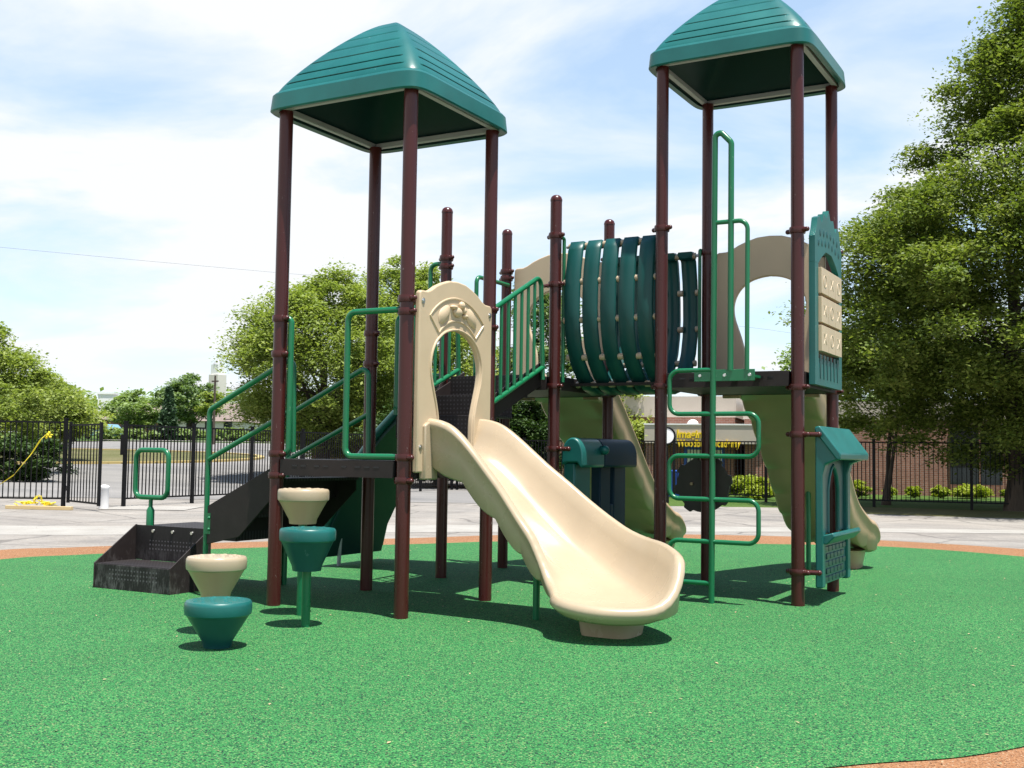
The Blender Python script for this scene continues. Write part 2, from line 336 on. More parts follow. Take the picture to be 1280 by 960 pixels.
# ground coordinates seen from the photographer: a to the right, d ahead (metres)
r2 = Vector((0.8735, 0.48683)); f2 = Vector((-0.48683, 0.8735))
def smooth01(x): x = max(0., min(1., x)); return x*x*(3-2*x)
def terr(a, d):
    h = max(0., min(3.2, .036*(d-45))); s = smooth01((d-44)/10)
    return h*s*(1-smooth01((a+3)/12))
def G(a, d, z=None):
    q = Vector((CAM.x, CAM.y))+r2*a+f2*d
    return Vector((q.x, q.y, (terr(a, d) if z is None else z)))
def PX(px, d, z=None): return G((px-640)/1404.*d, d, z)

# ------------------------------------------------------------------ ground and paving
def sheet(name, outline, z, mat):
    bm = bmesh.new(); bm.faces.new([bm.verts.new((x, y, z)) for x, y in outline]); me = bpy.data.meshes.new(name); bm.to_mesh(me); bm.free()
    me.materials.append(MAT[mat]); o = bpy.data.objects.new(name, me); COL.objects.link(o); WPOS[o.name] = Vector(); return struct(o)
def grid_sheet(name, a0, a1, d0, d1, na, nd, off, mat, inside=None):
    vs = []; fs = []; keep = {}
    A = np.linspace(a0, a1, na); D = np.linspace(d0, d1, nd)
    for j, d in enumerate(D):
        for i, a in enumerate(A): p = G(a, d); vs.append((p.x, p.y, p.z+off))
    for j in range(nd-1):
        for i in range(na-1):
            if inside is None or inside((A[i]+A[i+1])/2, (D[j]+D[j+1])/2): fs.append((j*na+i, j*na+i+1, (j+1)*na+i+1, (j+1)*na+i))
    me = bpy.data.meshes.new(name); me.from_pydata(vs, [], fs); me.materials.append(MAT[mat]); me.update()
    me.polygons.foreach_set('use_smooth', [True]*len(me.polygons))
    o = bpy.data.objects.new(name, me); COL.objects.link(o); WPOS[o.name] = Vector(); return struct(o)
def smooth_closed(pts, k=10):
    n = len(pts); out = []
    for i in range(n):
        p0, p1, p2, p3 = [np.array(pts[(i+j-1) % n]) for j in range(4)]
        for t in np.linspace(0, 1, k, endpoint=False):
            out.append(tuple(.5*((2*p1)+(-p0+p2)*t+(2*p0-5*p1+4*p2-p3)*t*t+(-p0+3*p1-3*p2+p3)*t**3)))
    return out
inner = smooth_closed([(-6.95, 1.0), (-6.75, 2.3), (-5.75, 4.5), (-4.3, 6.5), (-3.5, 7.85), (-2.0, 9.2), (.08, 10.15), (1.9, 10.95), (4.0, 10.35), (6.2, 8.6), (7.2, 5.5), (6.6, 1.5), (5.05, -1.74), (4.28, -2.7), (2.9, -4.4), (.2, -6.6), (-3, -6.0), (-6, -3.2)])
outer = smooth_closed([(-8.2, 1.6), (-7.8, 3.0), (-6.8, 4.9), (-5.1, 7.5), (-4.2, 9.2), (-2.8, 10.8), (-.5, 12.1), (1.3, 12.45), (4.0, 11.95), (7.2, 10.2), (9.0, 6.0), (8.6, 1.0), (7.4, -3.2), (5.6, -6.0), (3.4, -8.6), (-.2, -10), (-4, -8.6), (-7.6, -4.2)])
def ext(poly): return [(x, y) for x, y in poly]
grid_sheet('ground', -330, 330, -40, 520, 111, 141, -.030, 'lawn')
grid_sheet('pavement', -45, 22.5, -22, 32.2, 30, 30, -.012, 'pavement')
sheet('orange_rubber_border', ext(outer), -.006, 'orange rubber')
sheet('green_rubber_surface', ext(inner), 0.0, 'green rubber')
# pale concrete band crossing the paving on the left
sheet('concrete_walk', [tuple(G(a, d)[:2]) for a, d in [(-26, 16.4), (-7.2, 18.4), (-1, 20.4), (6, 21.9), (15, 22.6), (15, 23.4), (6, 23.2), (-1, 22.4), (-7.4, 20.6), (-26, 18.4)]], -.008, 'pale concrete')
grid_sheet('fence_footing_strip', -9.6, -7.6, 26.2, 28.0, 3, 3, .0, 'pale concrete')
sheet('grass_verge', [tuple(G(a, d)[:2]) for a, d in [(8.8, 29.6), (10.5, 28.6), (12.6, 28.0), (15, 27.2), (18, 26.4), (22.5, 25.6), (22.5, 29.3), (18.5, 30.6), (15.9, 31.5), (13.3, 32.2), (10.6, 33.4), (9.0, 33.0)]], -.009, 'dry grass')
# lot, road, island and lawns beyond the fence
grid_sheet('parking_lot', -60, 8, 32.15, 84, 40, 60, -.004, 'asphalt', lambda a, d: a < -1.0+max(0, (d-36)*.05) or d < 41.0 and a < 4)
def island(a, d): return ((a+31.5)/16)**2+((d-69)/10.5)**2 < 1
grid_sheet('grass_island', -48, -15, 58, 80, 90, 70, .05, 'dry grass', island)
def ring_curb(name, mat):
    vs = []; fs = []; n = 120
    for k in range(n):
        t = 2*math.pi*k/n
        for s, h in ((.985, .04), (.985, .12), (1.01, .12), (1.01, -.02)):
            p = G(-31.5+16*s*math.cos(t), 69+10.5*s*math.sin(t)); vs.append((p.x, p.y, p.z+h))
    for k in range(n):
        for q in range(3): fs.append((k*4+q, k*4+q+1, (k+1) % n*4+q+1, (k+1) % n*4+q))
    me = bpy.data.meshes.new(name); me.from_pydata(vs, [], fs); me.materials.append(MAT[mat]); me.update()
    o = bpy.data.objects.new(name, me); COL.objects.link(o); WPOS[o.name] = Vector(); return struct(o)
ring_curb('island_kerb', 'yellow kerb paint')
grid_sheet('road', -75, 0, 84, 101, 40, 20, .01, 'asphalt')
grid_sheet('road_kerb', -75, 0, 101, 102.2, 40, 4, .12, 'pale concrete')

# ------------------------------------------------------------------ play structure
POST = dict(A=(-1.415, 0), B=(0, 0), C=(-1.415, 1.415), D=(0, 1.415), E=(-1.415, 2.83), F=(0, 2.83), G=(-1.415, 4.245), H=(0, 4.245),
            I=(1.237, 2.83), J=(1.237, 4.245), K=(2.652, 2.83), L=(2.652, 4.245))
play = thing('play_structure', 'large maroon, green and tan playground climbing structure with two teal roofed towers and slides', 'play structure', (0.6, 2.1, 0))
PR = .0635
clamp_src = None
def clamp_mesh(x, y, z):
    m = MB(); m.lathe([(.064, -.027), (.077, -.030), (.081, -.012), (.081, .012), (.077, .030), (.064, .027)], x, y, 24, z)
    for sx in (-1, 1):
        m.tube([(x+sx*.070, y-.03*sx, z), (x+sx*.112, y-.045*sx, z)], [.027, .022], 10)
        m.ball((x+sx*.108, y-.045*sx, z), .024)
    return m
clamps = dict(A=[2.637, 2.307, 1.386, 1.187], B=[2.747, 2.634, 1.369, 1.17], C=[2.642, 2.324, 1.19], D=[2.815, 2.641, 1.19], E=[3.658, 3.56, 2.13],
              F=[3.803, 3.264, 2.152, 1.475], G=[3.71, 3.625, 2.13], H=[3.78, 2.13, 1.475], I=[3.776, 2.131], J=[3.756, 2.13, 1.4], K=[3.637, 2.099, 1.642, .321], L=[3.64, 2.131, 1.642])
for k, (x, y) in POST.items():
    top = 4.60 if k in 'ABCD' else 5.49 if k in 'IJKL' else 4.205
    prof = [(PR, 0), (PR, top)]
    m = MB()
    if k in 'EFGH': prof = [(PR, 0), (PR, top-.02), (PR+.003, top-.018), (PR+.003, top), (.056, top+.028), (.035, top+.045), (.006, top+.053)]
    m.lathe(prof, x, y, 28); p = m.build('post', 'maroon paint', play, origin=(x, y, 0))
    for z in clamps[k]:
        if clamp_src is None:
            clamp_src = clamp_mesh(x, y, z).build('clamp', 'maroon paint', p, origin=(x, y, z))
        else: copy_of(clamp_src, (x, y, z), p)

def make_roof(x0, x1, y0, y1, zb, parent):
    cx, cy = (x0+x1)/2, (y0+y1)/2; hx, hy = (x1-x0)/2, (y1-y0)/2; Hh = .915
    n = 44; m = MB()
    # rounded square outline, parameter k over 4*n points
    def ring(a, z, groove=0., inset=0.):
        pts = []
        for side in range(4):
            for i in range(n):
                s = -1+2*i/n
                px, py = 1., s
                e = 10.; q = (abs(px)**e+abs(py)**e)**(1/e); px, py = px/q, py/q
                g = 0.
                if groove and abs(s) < .86: g = groove*smooth01((.86-abs(s))/.05)
                px *= (1-g)
                for _ in range(side): px, py = -py, px
                pts.append((cx+px*(hx*a-inset), cy+py*(hy*a-inset), z))
        return pts
    rings = [ring(.93, zb+.012), ring(.985, zb), ring(1.0, zb+.012), ring(.985, zb+.155), ring(.965, zb+.178), ring(.945, zb+.19)]
    NT_ = 150; nb = 9
    for i in range(NT_+1):
        t = i/NT_; th = t*math.pi/2
        p = 2/1.17
        a = max(math.cos(th), 0)**p*.945; z = zb+.19+Hh*.93*(1.0-math.sqrt((1-math.sin(th)**p)**2+.075**2)+.0028)
        u = t*1.0
        if t > .985: a = max(a, .004)
        frac = (t*1.06-.10)*nb; f = frac-math.floor(frac)
        gr = .0
        if .0 < frac < nb-.6:
            gr = .026*max(0., 1-abs(f-.5)/.09)
        rings.append(ring(a, z, gr))
    m.loft(rings, caps=False); m.add(rings[-1], [tuple(range(len(rings[-1])))])
    r = m.build('roof', 'teal plastic', parent, smooth=30, origin=(cx, cy, zb))
    # inner lining, seen from below, shade put into its colour, and the pale metal frame under the rim
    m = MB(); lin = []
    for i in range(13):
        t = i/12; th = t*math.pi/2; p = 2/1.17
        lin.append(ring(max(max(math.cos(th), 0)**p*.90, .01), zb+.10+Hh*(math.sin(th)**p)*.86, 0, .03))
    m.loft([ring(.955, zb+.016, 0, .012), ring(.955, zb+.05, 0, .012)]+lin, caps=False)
    m.build('roof_lining', 'roof shade plastic', r, smooth=30)
    m = MB(); w = .055; i0 = .10
    for (ax, bx, ay, by) in ((x0+i0+w, x1-i0-w, y0+i0, y0+i0+w), (x0+i0+w, x1-i0-w, y1-i0-w, y1-i0), (x0+i0, x0+i0+w, y0+i0, y1-i0), (x1-i0-w, x1-i0, y0+i0, y1-i0)):
        m.box(ax, bx, ay, by, zb+.022, zb+.075)
    m.build('roof_frame', 'grey galvanised', r, bevel=.006)
make_roof(-1.415-.165, .165, -.165, 1.415+.165, 4.575, play)
make_roof(1.237-.165, 2.652+.165, 2.83-.165, 4.245+.165, 5.465, play)

def make_deck(x0, x1, y0, y1, z):
    c = .075
    poly = [(x0+c, y0-.045), (x1-c, y0-.045), (x1-c, y0+c-.02), (x1+.045, y0+c-.02), (x1+.045, y1-c), (x1-c, y1-c), (x1-c, y1+.045), (x0+c, y1+.045), (x0+c, y1-c), (x0-.045, y1-c), (x0-.045, y0+c), (x0+c, y0+c)]
    m = MB(); m.prism(poly, 'z', z-.145, z); d = m.build('deck', 'perforated deck', play, bevel=.012)
    # fascia plates with slotted holes
    for side in range(2):
        m = MB(); yy = y0-.045 if side == 0 else y1+.045
        sg = -1 if side == 0 else 1
        ya, yb = sorted((yy, yy+sg*.006)); m.box(x0+c+.004, x1-c-.004, ya, yb, z-.15, z-.004)
        m.cur = 1; ya, yb = sorted((yy+sg*.004, yy+sg*.0085))
        for q in (.14, .22, .34, .42, .58, .70, .78, .86):
            xx = x0+c+(x1-x0-2*c)*q; m.box(xx-.030, xx+.030, ya, yb, z-.068, z-.052)
        m.build('fascia', ['dark deck coating', 'dark opening'], d)
    for side in range(2):
        xx = x0-.045 if side == 0 else x1+.045; sg = -1 if side == 0 else 1
        xa, xb = sorted((xx, xx+sg*.006)); m = MB(); m.box(xa, xb, y0+c+.004, y1-c-.004, z-.15, z-.004); m.build('fascia', 'dark deck coating', d, bevel=.002)
    return d
make_deck(-1.415, 0, 0, 1.415, 1.34); make_deck(-1.415, 0, 2.83, 4.245, 2.262); make_deck(1.237, 2.652, 2.83, 4.245, 2.262)

# --- moulded arch panels (keyhole openings above each slide)
def arch_panel(xf, emblem):
    O = [(.20, .63), (.35, .63)]
    right = [(-.10, .625), (1.40, .625), (1.475, .618), (1.492, .59), (1.494, .50), (1.515, .44), (1.560, .36), (1.60, .26), (1.635, .14), (1.645, 0)]
    hole = [(1.185, 0), (1.175, .10), (1.135, .22), (1.06, .32), (.96, .385), (.85, .41), (.74, .40), (.64, .37), (.54, .335), (.45, .308), (.36, .29), (.18, .285), (-.10, .285)]
    hs_ = []
    for i in range(len(hole)-1):
        q0 = hole[i-1] if i else (hole[1][0], -hole[1][1]); q1, q2 = hole[i], hole[i+1]; q3 = hole[min(i+2, len(hole)-1)]
        for t in (0, .25, .5, .75): hs_.append(tuple(.5*(2*b_+(c_-a_)*t+(2*a_-5*b_+4*c_-d_)*t*t+(3*b_-a_-3*c_+d_)*t**3) for a_, b_, c_, d_ in zip(q0, q1, q2, q3)))
    hole = hs_+[hole[-1]]
    poly = [(u, v) for v, u in right]+[(-u, v) for v, u in right[::-1][1:]]+[(-u, v) for v, u in hole[::-1]]+[(u, v) for v, u in hole[1:]]
    m = MB(xf); m.prism(poly, 'z', 0.0, .055)
    p = m.build('arch_panel', 'tan panel plastic', play, bevel=.014, seg=3)
    # raised rim following the keyhole and the crown
    m = MB(xf)
    m.tube([(-u*1.07, v+.012, .056) for v, u in hole[-2:0:-1]]+[(0, hole[0][0]+.016, .056)]+[(u*1.07, v+.012, .056) for v, u in hole[1:-1]], .012, 8)
    m.build('opening_rim', 'tan panel plastic', p)
    for sx in (-1, 1):
        for vv in (1.40, .12):
            m = MB(xf); m.lathe([(.026, .054), (.026, .060), (.016, .060), (.016, .066), (.004, .068)], sx*.575, vv, 14); m.build('bolt', 'steel bolt', p)
    if emblem:
        m = MB(xf); arc = lambda r, t: (r*math.sin(t), .84+r*math.cos(t), .056)
        T = [-.80+1.6*i/16 for i in range(17)]
        m.tube([arc(.645, t_) for t_ in T]+[arc(.44, t_) for t_ in T[::-1]], .010, 6, closed=True)
        for sx in (-1, 1):
            c = arc(.535, sx*.45); ca, sa = math.cos(-sx*.75), math.sin(-sx*.75)
            rr = []
            for i in range(9):
                q = -1+2*i/8; w = .062*math.sqrt(max(1-q*q, 0))*(1-.25*q)+.002
                rr.append([(c[0]+ca*(q*.12)-sa*(w*math.cos(b)), c[1]+sa*(q*.12)+ca*(w*math.cos(b)), .057+max(-.004, .030*math.sin(b))*(1-q*q)) for b in [2*math.pi*k/10 for k in range(10)]])
            m.loft(rr)
        for bx, by, bw, bh in ((-.02, 1.36, .075, .048), (.05, 1.43, .045, .040), (-.085, 1.40, .05, .022), (.11, 1.335, .04, .022), (.085, 1.385, .025, .035)):
            m.ball((bx, by, .062), bw, bh, .034)
        m.build('leaf_relief', 'tan panel plastic', p, smooth=50)
    return p
arch_panel(lambda p: Vector((.045+p.z, .675+p.x, 1.34+p.y)), True)
arch_panel(lambda p: Vector((-.7075-p.x, 4.29+p.z, 2.262+p.y)), True)
arch_panel(lambda p: Vector((1.9445-p.x, 4.29+p.z, 2.262+p.y)), True)

# --- slides
def make_slide(org, heading, bedk, hlow, hhigh, w0, straight, turn, Lend, mat, legs, block):
    N = 110; S = np.linspace(0, Lend, N); p = np.array([0., 0.]); st = []
    tl = 1.6
    for i, s in enumerate(S):
        a = -R(turn)*max(0., min(1.15, (s-straight)/tl))**1.3
        if i: p = p+np.array([math.cos(a), math.sin(a)])*(S[1]-S[0])
        st.append((s, p.copy(), a))
    ch, sh = math.cos(R(heading)), math.sin(R(heading))
    def xf(q): return Vector((org[0]+ch*q.x-sh*q.y, org[1]+sh*q.x+ch*q.y, q.z))
    ip = lambda tab, s: float(np.interp(s, [k for k, _ in tab], [v for _, v in tab]))
    def sm(tab, s): return sum(ip(tab, s+e) for e in (-.15, -.08, 0, .08, .15))/5
    Lc = .34
    def section(s, pos, a, k=1.0, hs=1.0, dz=0., lip=0., tc=0.):
        bed = sm(bedk, s)+dz; hr, hl = max(.02, sm(hlow, s)), max(.02, sm(hhigh, s)); hr, hl = .02+(hr-.02)*hs, .02+(hl-.02)*hs
        flare = 1+.10*smooth01((s-straight-.7)/.8); w = w0*flare
        sc = .060*abs(math.sin(s*9.5))**.8*(1-smooth01((s-straight-.9)/.4)); P = []
        nu = 10
        for i in range(-nu, nu+1):
            u = i/nu; h = hl if u > 0 else hr
            f = max(0., (abs(u)-.40)/.60)**2.1
            P.append((u*w, max(bed+h*f+.012*u*u, bed+lip), 0.))
        def side(h, sg):
            rim = bed+h+.012; lo = min(bed-.075, rim-.12)-sc
            return [(sg*(w+e_), z_, e_) for e_, z_ in ((.018, rim+.016), (.045, rim+.018), (.072, rim+.002), (.086, rim-.026), (.084, rim-.052), (.068, rim-.072), (.052, min(rim-.085, (rim+lo)/2)), (.034, lo+.02), (.008, lo))]
        ring = P+side(hl, 1)+[(w*.55, bed-.06, -.1), (0, bed-.06, -.1), (-w*.55, bed-.06, -.1)]+side(hr, -1)[::-1]
        n = (-math.sin(a), math.cos(a)); fx, fy = math.cos(a), math.sin(a)
        return [(pos[0]+n[0]*d*k+fx*tc*(Lc+e), pos[1]+n[1]*d*k+fy*tc*(Lc+e), z) for d, z, e in ring]
    rings = [section(*t_) for t_ in st]
    s, pos, a = st[-1]
    for t_ in (.15, .3, .45, .6, .72, .82, .89, .94, .968, .985, .994, .998, .9995, .99995, 1.0):
        rings.append(section(s, pos, a, math.sqrt(max(0, 1-t_**2.3)), 1-smooth01(t_/.95), -.045*t_*t_, .030*smooth01((t_-.55)/.45), t_))
    m = MB(xf); m.loft(rings, caps=False); m.add(rings[0], [tuple(range(len(rings[0])))]); sl = m.build('slide', mat, play, smooth=75, merge=.0015)
    # mounting flange at the top
    b0 = bedk[0][1]
    for sg in (-1, 1):
        m = MB(xf); m.prism([(sg*(w0-.06), b0-.20), (sg*(w0+.15), b0-.20), (sg*(w0+.15), b0+.27), (sg*(w0+.10), b0+.30), (sg*(w0+.0), b0+.30), (sg*(w0-.04), b0+.18)], 'x', -.035, .03)
        m.build('entry_flange', mat, sl, bevel=.012)
    for lx, ly, z1 in legs:
        m = MB(); m.lathe([(.03, 0), (.03, z1)], lx, ly, 14); m.build('support_leg', 'green paint', sl)
    if block:
        bx, by = block; m = MB(); rr = []
        for z, k in ((0, .88), (.02, .9), (.16, 1.0), (.23, 1.06)):
            rr.append([(bx+math.copysign(abs(math.cos(q))**.5, math.cos(q))*.24*k, by+math.copysign(abs(math.sin(q))**.5, math.sin(q))*.24*k, z) for q in [2*math.pi*i/28 for i in range(28)]])
        m.loft(rr); m.build('foot_block', mat, sl)
    return sl
make_slide((.10, .68), 0, [(0, 1.38), (.1, 1.38), (.2, 1.345), (.34, 1.245), (.6, 1.0), (.88, .735), (1.1, .575), (1.32, .455), (1.54, .365), (1.85, .300), (2.1, .272), (2.5, .262)],
           [(0, .305), (.2, .32), (.34, .315), (.6, .26), (.88, .22), (1.1, .205), (1.30, .19), (1.42, .07), (1.55, .02), (3, .015)],
           [(0, .33), (.2, .345), (.34, .36), (.6, .39), (.83, .43), (1.05, .40), (1.23, .36), (1.54, .335), (1.85, .385), (2.1, .33), (2.5, .30)], .40, .7, 74, 2.08, 'tan plastic', [(.99, .60, .70)], (1.86, .24))
tall = [(0, 2.28), (.15, 2.26), (.4, 2.10), (.75, 1.87), (1.27, 1.40), (1.82, .88), (2.3, .52), (2.65, .37), (3.0, .30), (3.6, .25)]
hl = [(0, .34), (2.2, .30), (2.6, .30), (2.9, .2), (3.2, .06), (4, .03)]; hh = [(0, .34), (2.2, .34), (2.6, .38), (3.2, .40), (3.6, .36)]
make_slide((-.7075, 4.345), 90, tall, hl, hh, .40, 1.9, 66, 2.72, 'olive tan plastic', [(-.71, 6.0, 1.15)], (-.50, 7.05))
make_slide((1.9445, 4.345), 90, tall, hl, hh, .40, 1.9, 66, 2.72, 'olive tan plastic', [(1.94, 6.0, 1.15)], (2.14, 7.05))

# --- transfer station and short stair on the left
m = MB(); ts = thing  # (helper alias unused)
m = MB(); m.box(-3.77, -2.37, .52, 1.36, .50, .60); tr = m.build('transfer_deck', 'perforated deck', play, bevel=.01)
for lx, ly in ((-3.70, 1.28), (-2.45, 1.28), (-3.70, .60)):
    m = MB(); m.box(lx-.03, lx+.03, ly-.03, ly+.03, 0, .498); m.build('leg', 'black paint', tr)
m = MB(); m.box(-3.755, -2.715, -.02, -.008, 0, .245); sb = m.build('step_box', 'perforated riser', play, bevel=.003)
for x0 in (-3.77, -2.712):
    m = MB(); m.prism([(-.03, 0), (-.03, .25), (.50, .615), (.515, .615), (.515, 0)], 'x', x0, x0+.012); m.build('side_panel', 'scuffed box coating', sb, bevel=.002)
m = MB(); m.box(-3.757, -2.713, -.007, .49, .238, .25); m.build('step_tread', 'perforated deck', sb, bevel=.002)
m = MB(); m.box(-3.757, -2.713, .498, .512, .25, .61); br = m.build('back_panel', 'perforated riser', sb, bevel=.002)
for bx in (-3.50, -3.22, -2.95):
    m = MB(); m.tube([(bx, .498, .555), (bx, .485, .555)], [.02, .016], 10); m.build('bolt', 'steel bolt', sb)
m = MB(); lx, lz, ly = -3.62, .90, .56
m.tube(fillet([(lx-.24, ly, lz), (lx+.24, ly, lz), (lx+.24, ly, lz+.50), (lx-.24, ly, lz+.50)], .09, 6, True), .027, 12, closed=True)
m.tube([(lx, ly, lz), (lx, ly, .80)], .022, 12); m.tube([(lx, ly, .80), (lx, ly, .765), (lx, ly, .59)], [.024, .042, .042], 14); m.build('grab_loop', 'green paint', play)
# stair: three treads between two stringers
st = MB(); st.prism([(-2.36, .50), (-2.36, .87), (-1.50, 1.29), (-1.50, 1.02), (-1.95, .59)], 'y', .10, .118); stair = st.build('stair_flight', 'dark deck coating', play, bevel=.004)
m = MB(); m.prism([(-2.36, .50), (-2.36, .87), (-1.50, 1.29), (-1.50, 1.02), (-1.95, .59)], 'y', 1.31, 1.328); m.build('stringer', 'dark deck coating', stair, bevel=.004)
for i, (x, z) in enumerate([(-2.30, .785), (-2.02, .97), (-1.74, 1.155)]):
    m = MB(); m.box(x, x+.28, .12, 1.308, z-.03, z); m.build('tread', 'perforated deck', stair, bevel=.004)
    m = MB(); m.box(x-.012, x-.002, .12, 1.308, z-.185, z-.005); m.build('riser', 'dark deck coating', stair)
GR = .0262
for y, foot in ((.13, 0.0), (1.30, 0.0)):
    m = MB()
    m.tube(fillet([(-2.40, y, foot), (-2.40, y, 1.80), (-1.36, y, 2.295), (-1.34, y, 1.40)], .07, 6), GR, 12)
    m.tube([(-2.40, y, 1.315), (-1.345, y, 1.80)], GR*.95, 12)
    hr_ = m.build('handrail', 'green paint', play)
    m = MB(); sgn = -1 if y < 1 else 1
    m.box(-2.40, -2.32, y-.032 if y < 1 else y+.028, y-.028 if y < 1 else y+.032, .60, .80)
    for zz_ in (.645, .755): m.ball((-2.335, y+sgn*.033, zz_), .016)
    m.cur = 0; m.build('mounting_plate', 'green paint', hr_)

# --- bent grab handles at the tower entrances
def handle(path, r=GR, rad=.08, mat='green paint'):
    m = MB(); m.tube(fillet(path, rad, 7), r, 12); return m.build('grab_handle', mat, play)
handle([(-.06, -.02, 2.655), (-.62, -.02, 2.655), (-.62, -.02, 1.372), (-.06, -.02, 1.372)], .0275)
handle([(-1.40, -.005, 2.64), (-1.305, .02, 2.64), (-1.305, .02, 1.39), (-1.40, -.005, 1.39)], .0275, .05)
handle([(-1.415, 2.83, 3.60), (-1.63, 2.83, 3.60), (-1.63, 2.83, 2.30), (-1.415, 2.83, 2.30)])
handle([(-1.36, 4.19, 3.53), (-1.36, 3.42, 3.53), (-1.36, 3.42, 2.30), (-1.36, 4.19, 2.30)])
for (x, y) in ((.065, 2.905), (.065, 4.17), (1.172, 2.905), (1.172, 4.17)):
    handle([(x, y-.05 if y < 3.5 else y+.05, 3.78), (x, y, 3.78), (x, y, 2.20)], .020, .03)

# --- stair from the low deck to the middle deck with barred guards
m = MB(); prof_ = [(1.47, 1.66), (1.47, 1.90), (2.78, 2.42), (2.78, 2.16)]
m.prism(prof_, 'x', -.142, -.126); st2 = m.build('stair_flight', 'dark deck coating', play, bevel=.004)
m = MB(); m.prism([(1.47, 1.56), (1.47, 1.78), (2.78, 2.33), (2.78, 2.10)], 'x', -1.124, -1.108); m.build('stringer', 'dark deck coating', st2, bevel=.004)
for i, (y, z) in enumerate([(1.50, 1.57), (1.83, 1.805), (2.16, 2.035), (2.49, 2.262)]):
    m = MB(); m.box(-1.106, -.144, y, y+.335 if i < 3 else 2.775, z-.025, z); m.build('tread', 'perforated deck', st2, bevel=.004)
    m = MB(); m.box(-1.106, -.144, y-.012, y-.002, z-.235, z-.004); m.build('riser', 'perforated stair riser', st2)
for x in (-.09, -1.16):
    m = MB(); zt = lambda y: 2.80+(y-1.52)*.475; zb_ = lambda y: 1.865+(y-1.52)*.405
    m.tube(fillet([(x, 1.52, 1.80), (x, 1.52, 2.80), (x, 2.66, zt(2.66)), (x, 2.73, 2.22)], .075, 6), GR, 12)
    m.tube([(x, 1.50, zb_(1.50)), (x, 2.74, zb_(2.74))], .026, 12)
    g = m.build('guard_rail', 'green paint', play)
    for i in range(7):
        y = 1.67+i*.142; b = MB(); b.tube([(x, y, zb_(y)), (x, y, zt(y))], .0185, 10); b.build('bar', 'green paint', g)
    b = MB(); b.tube([(x, 2.73, 3.24), (x+(.075 if x > -.5 else -.22), 2.81, 3.264)], .019, 10); b.build('rail_bracket', 'maroon paint', g)

# --- slatted crawl tunnel bridging to the tall tower
prof = [(3.05, 3.715), (2.985, 3.725), (2.93, 3.64), (2.885, 3.42), (2.862, 3.20), (2.855, 2.98), (2.872, 2.78), (2.925, 2.58), (3.02, 2.41), (3.16, 2.27), (3.33, 2.16), (3.5375, 2.115)]
def slat_path(y0=3.5375):
    L = [Vector((0, y, z)) for y, z in prof]; Rr = [Vector((0, 2*y0-p.y, p.z)) for p in L[::-1][1:]]; return L+Rr
SP = slat_path()
tun = None
for i in range(5):
    x = .195+.2125*i; m = MB(); rings = []
    n = len(SP)
    for k in range(n):
        t_ = (SP[min(k+1, n-1)]-SP[max(k-1, 0)]).normalized(); nrm = Vector((0, -t_.z, t_.y))
        w, h = .092, .028
        q = [(-w, -h*.2), (-w*.85, -h), (w*.85, -h), (w, -h*.2), (w*.9, h*.8), (w*.5, h*.9), (w*.36, h*1.5), (-w*.36, h*1.5), (-w*.5, h*.9), (-w*.9, h*.8)]
        rings.append([SP[k]+Vector((a_, 0, 0))+nrm*b_ for a_, b_ in q])
    m.loft([[Vector((x, 0, 0))+p for p in rg] for rg in rings])
    if i == 0:
        r_ = MB(); r_.box(.05, 1.187, 3.12, 3.955, 2.17, 2.20); tun = r_.build('tunnel_bridge', 'dark deck coating', play)
        for yy, z in ((3.0, 3.70), (4.075, 3.70)): r_ = MB(); r_.tube([(.05, yy, z), (1.19, yy, z)], .017, 10); r_.build('rail_pipe', 'grey galvanised', tun)
    m.build('slat', ['slat green plastic'][0], tun, smooth=60)
    for yy in (3.0, 4.075):
        b = MB(); b.tube([(x-.082, yy, 3.700), (x-.074, yy, 3.700), (x+.074, yy, 3.700), (x+.082, yy, 3.700)], [.038, .046, .046, .038], 14); b.build('slat_cap', 'slat green plastic', tun)
for yy, z in ((3.0, 3.70), (2.875, 3.29), (2.868, 2.87), (2.955, 2.47), (3.20, 2.19)):
    for side in (0, 1):
        y = yy if side == 0 else 2*3.5375-yy
        for i in range(6):
            x0 = .195+.2125*(i-1)+.076 if i else .085; x1 = .195+.2125*i-.076 if i < 5 else 1.155
            if x1-x0 < .02: continue
            dy = .018 if side == 0 else -.018
            if z > 3.6: dy = 0
            b = MB(); b.tube([(x0, y+dy, z), (x1, y+dy, z)], .036, 12); b.build('spacer', 'tan plastic', tun)

# --- serpentine loop climber on the tall tower
LY = 2.50; lr = .0228
m = MB(); m.tube(fillet([(1.90, LY, 0), (1.925, LY, 4.68), (2.09, LY, 4.50), (2.085, LY, 2.25)], .06, 6), .029, 14)
lad = m.build('loop_climber', 'green paint', play)
m = MB(); m.tube(fillet([(1.92, LY, 3.715), (2.255, LY, 3.715), (2.25, LY, 2.25)], .09, 7), lr, 12); m.build('handhold', 'green paint', lad)
lev = [2.262, 1.832, 1.42, 1.00, .592, .19]
for i in range(5):
    sg = -1 if i % 2 == 0 else 1; xe = 1.46 if sg < 0 else 2.365; xp = 1.905
    m = MB(); m.tube(fillet([(xp, LY, lev[i]), (xe, LY, lev[i]), (xe, LY, lev[i+1]), (xp, LY, lev[i+1])], .10, 7), lr, 12); m.build('rung_loop', 'green paint', lad)
m = MB(); m.box(1.72, 2.33, LY-.012, LY+.0, 2.15, 2.262); mpz = m.build('mounting_plate', 'green paint', lad, bevel=.003)
for bx in (1.78, 2.05, 2.27):
    m = MB(); m.box(bx-.03, bx+.03, LY, 2.775, 2.19, 2.215); m.build('bracket', 'green paint', lad)
for bx in (1.78, 2.03, 2.28):
    m = MB(); m.tube([(bx, LY-.010, 2.206), (bx, LY-.022, 2.206)], [.021, .014], 12); m.build('bolt', 'steel bolt', lad)

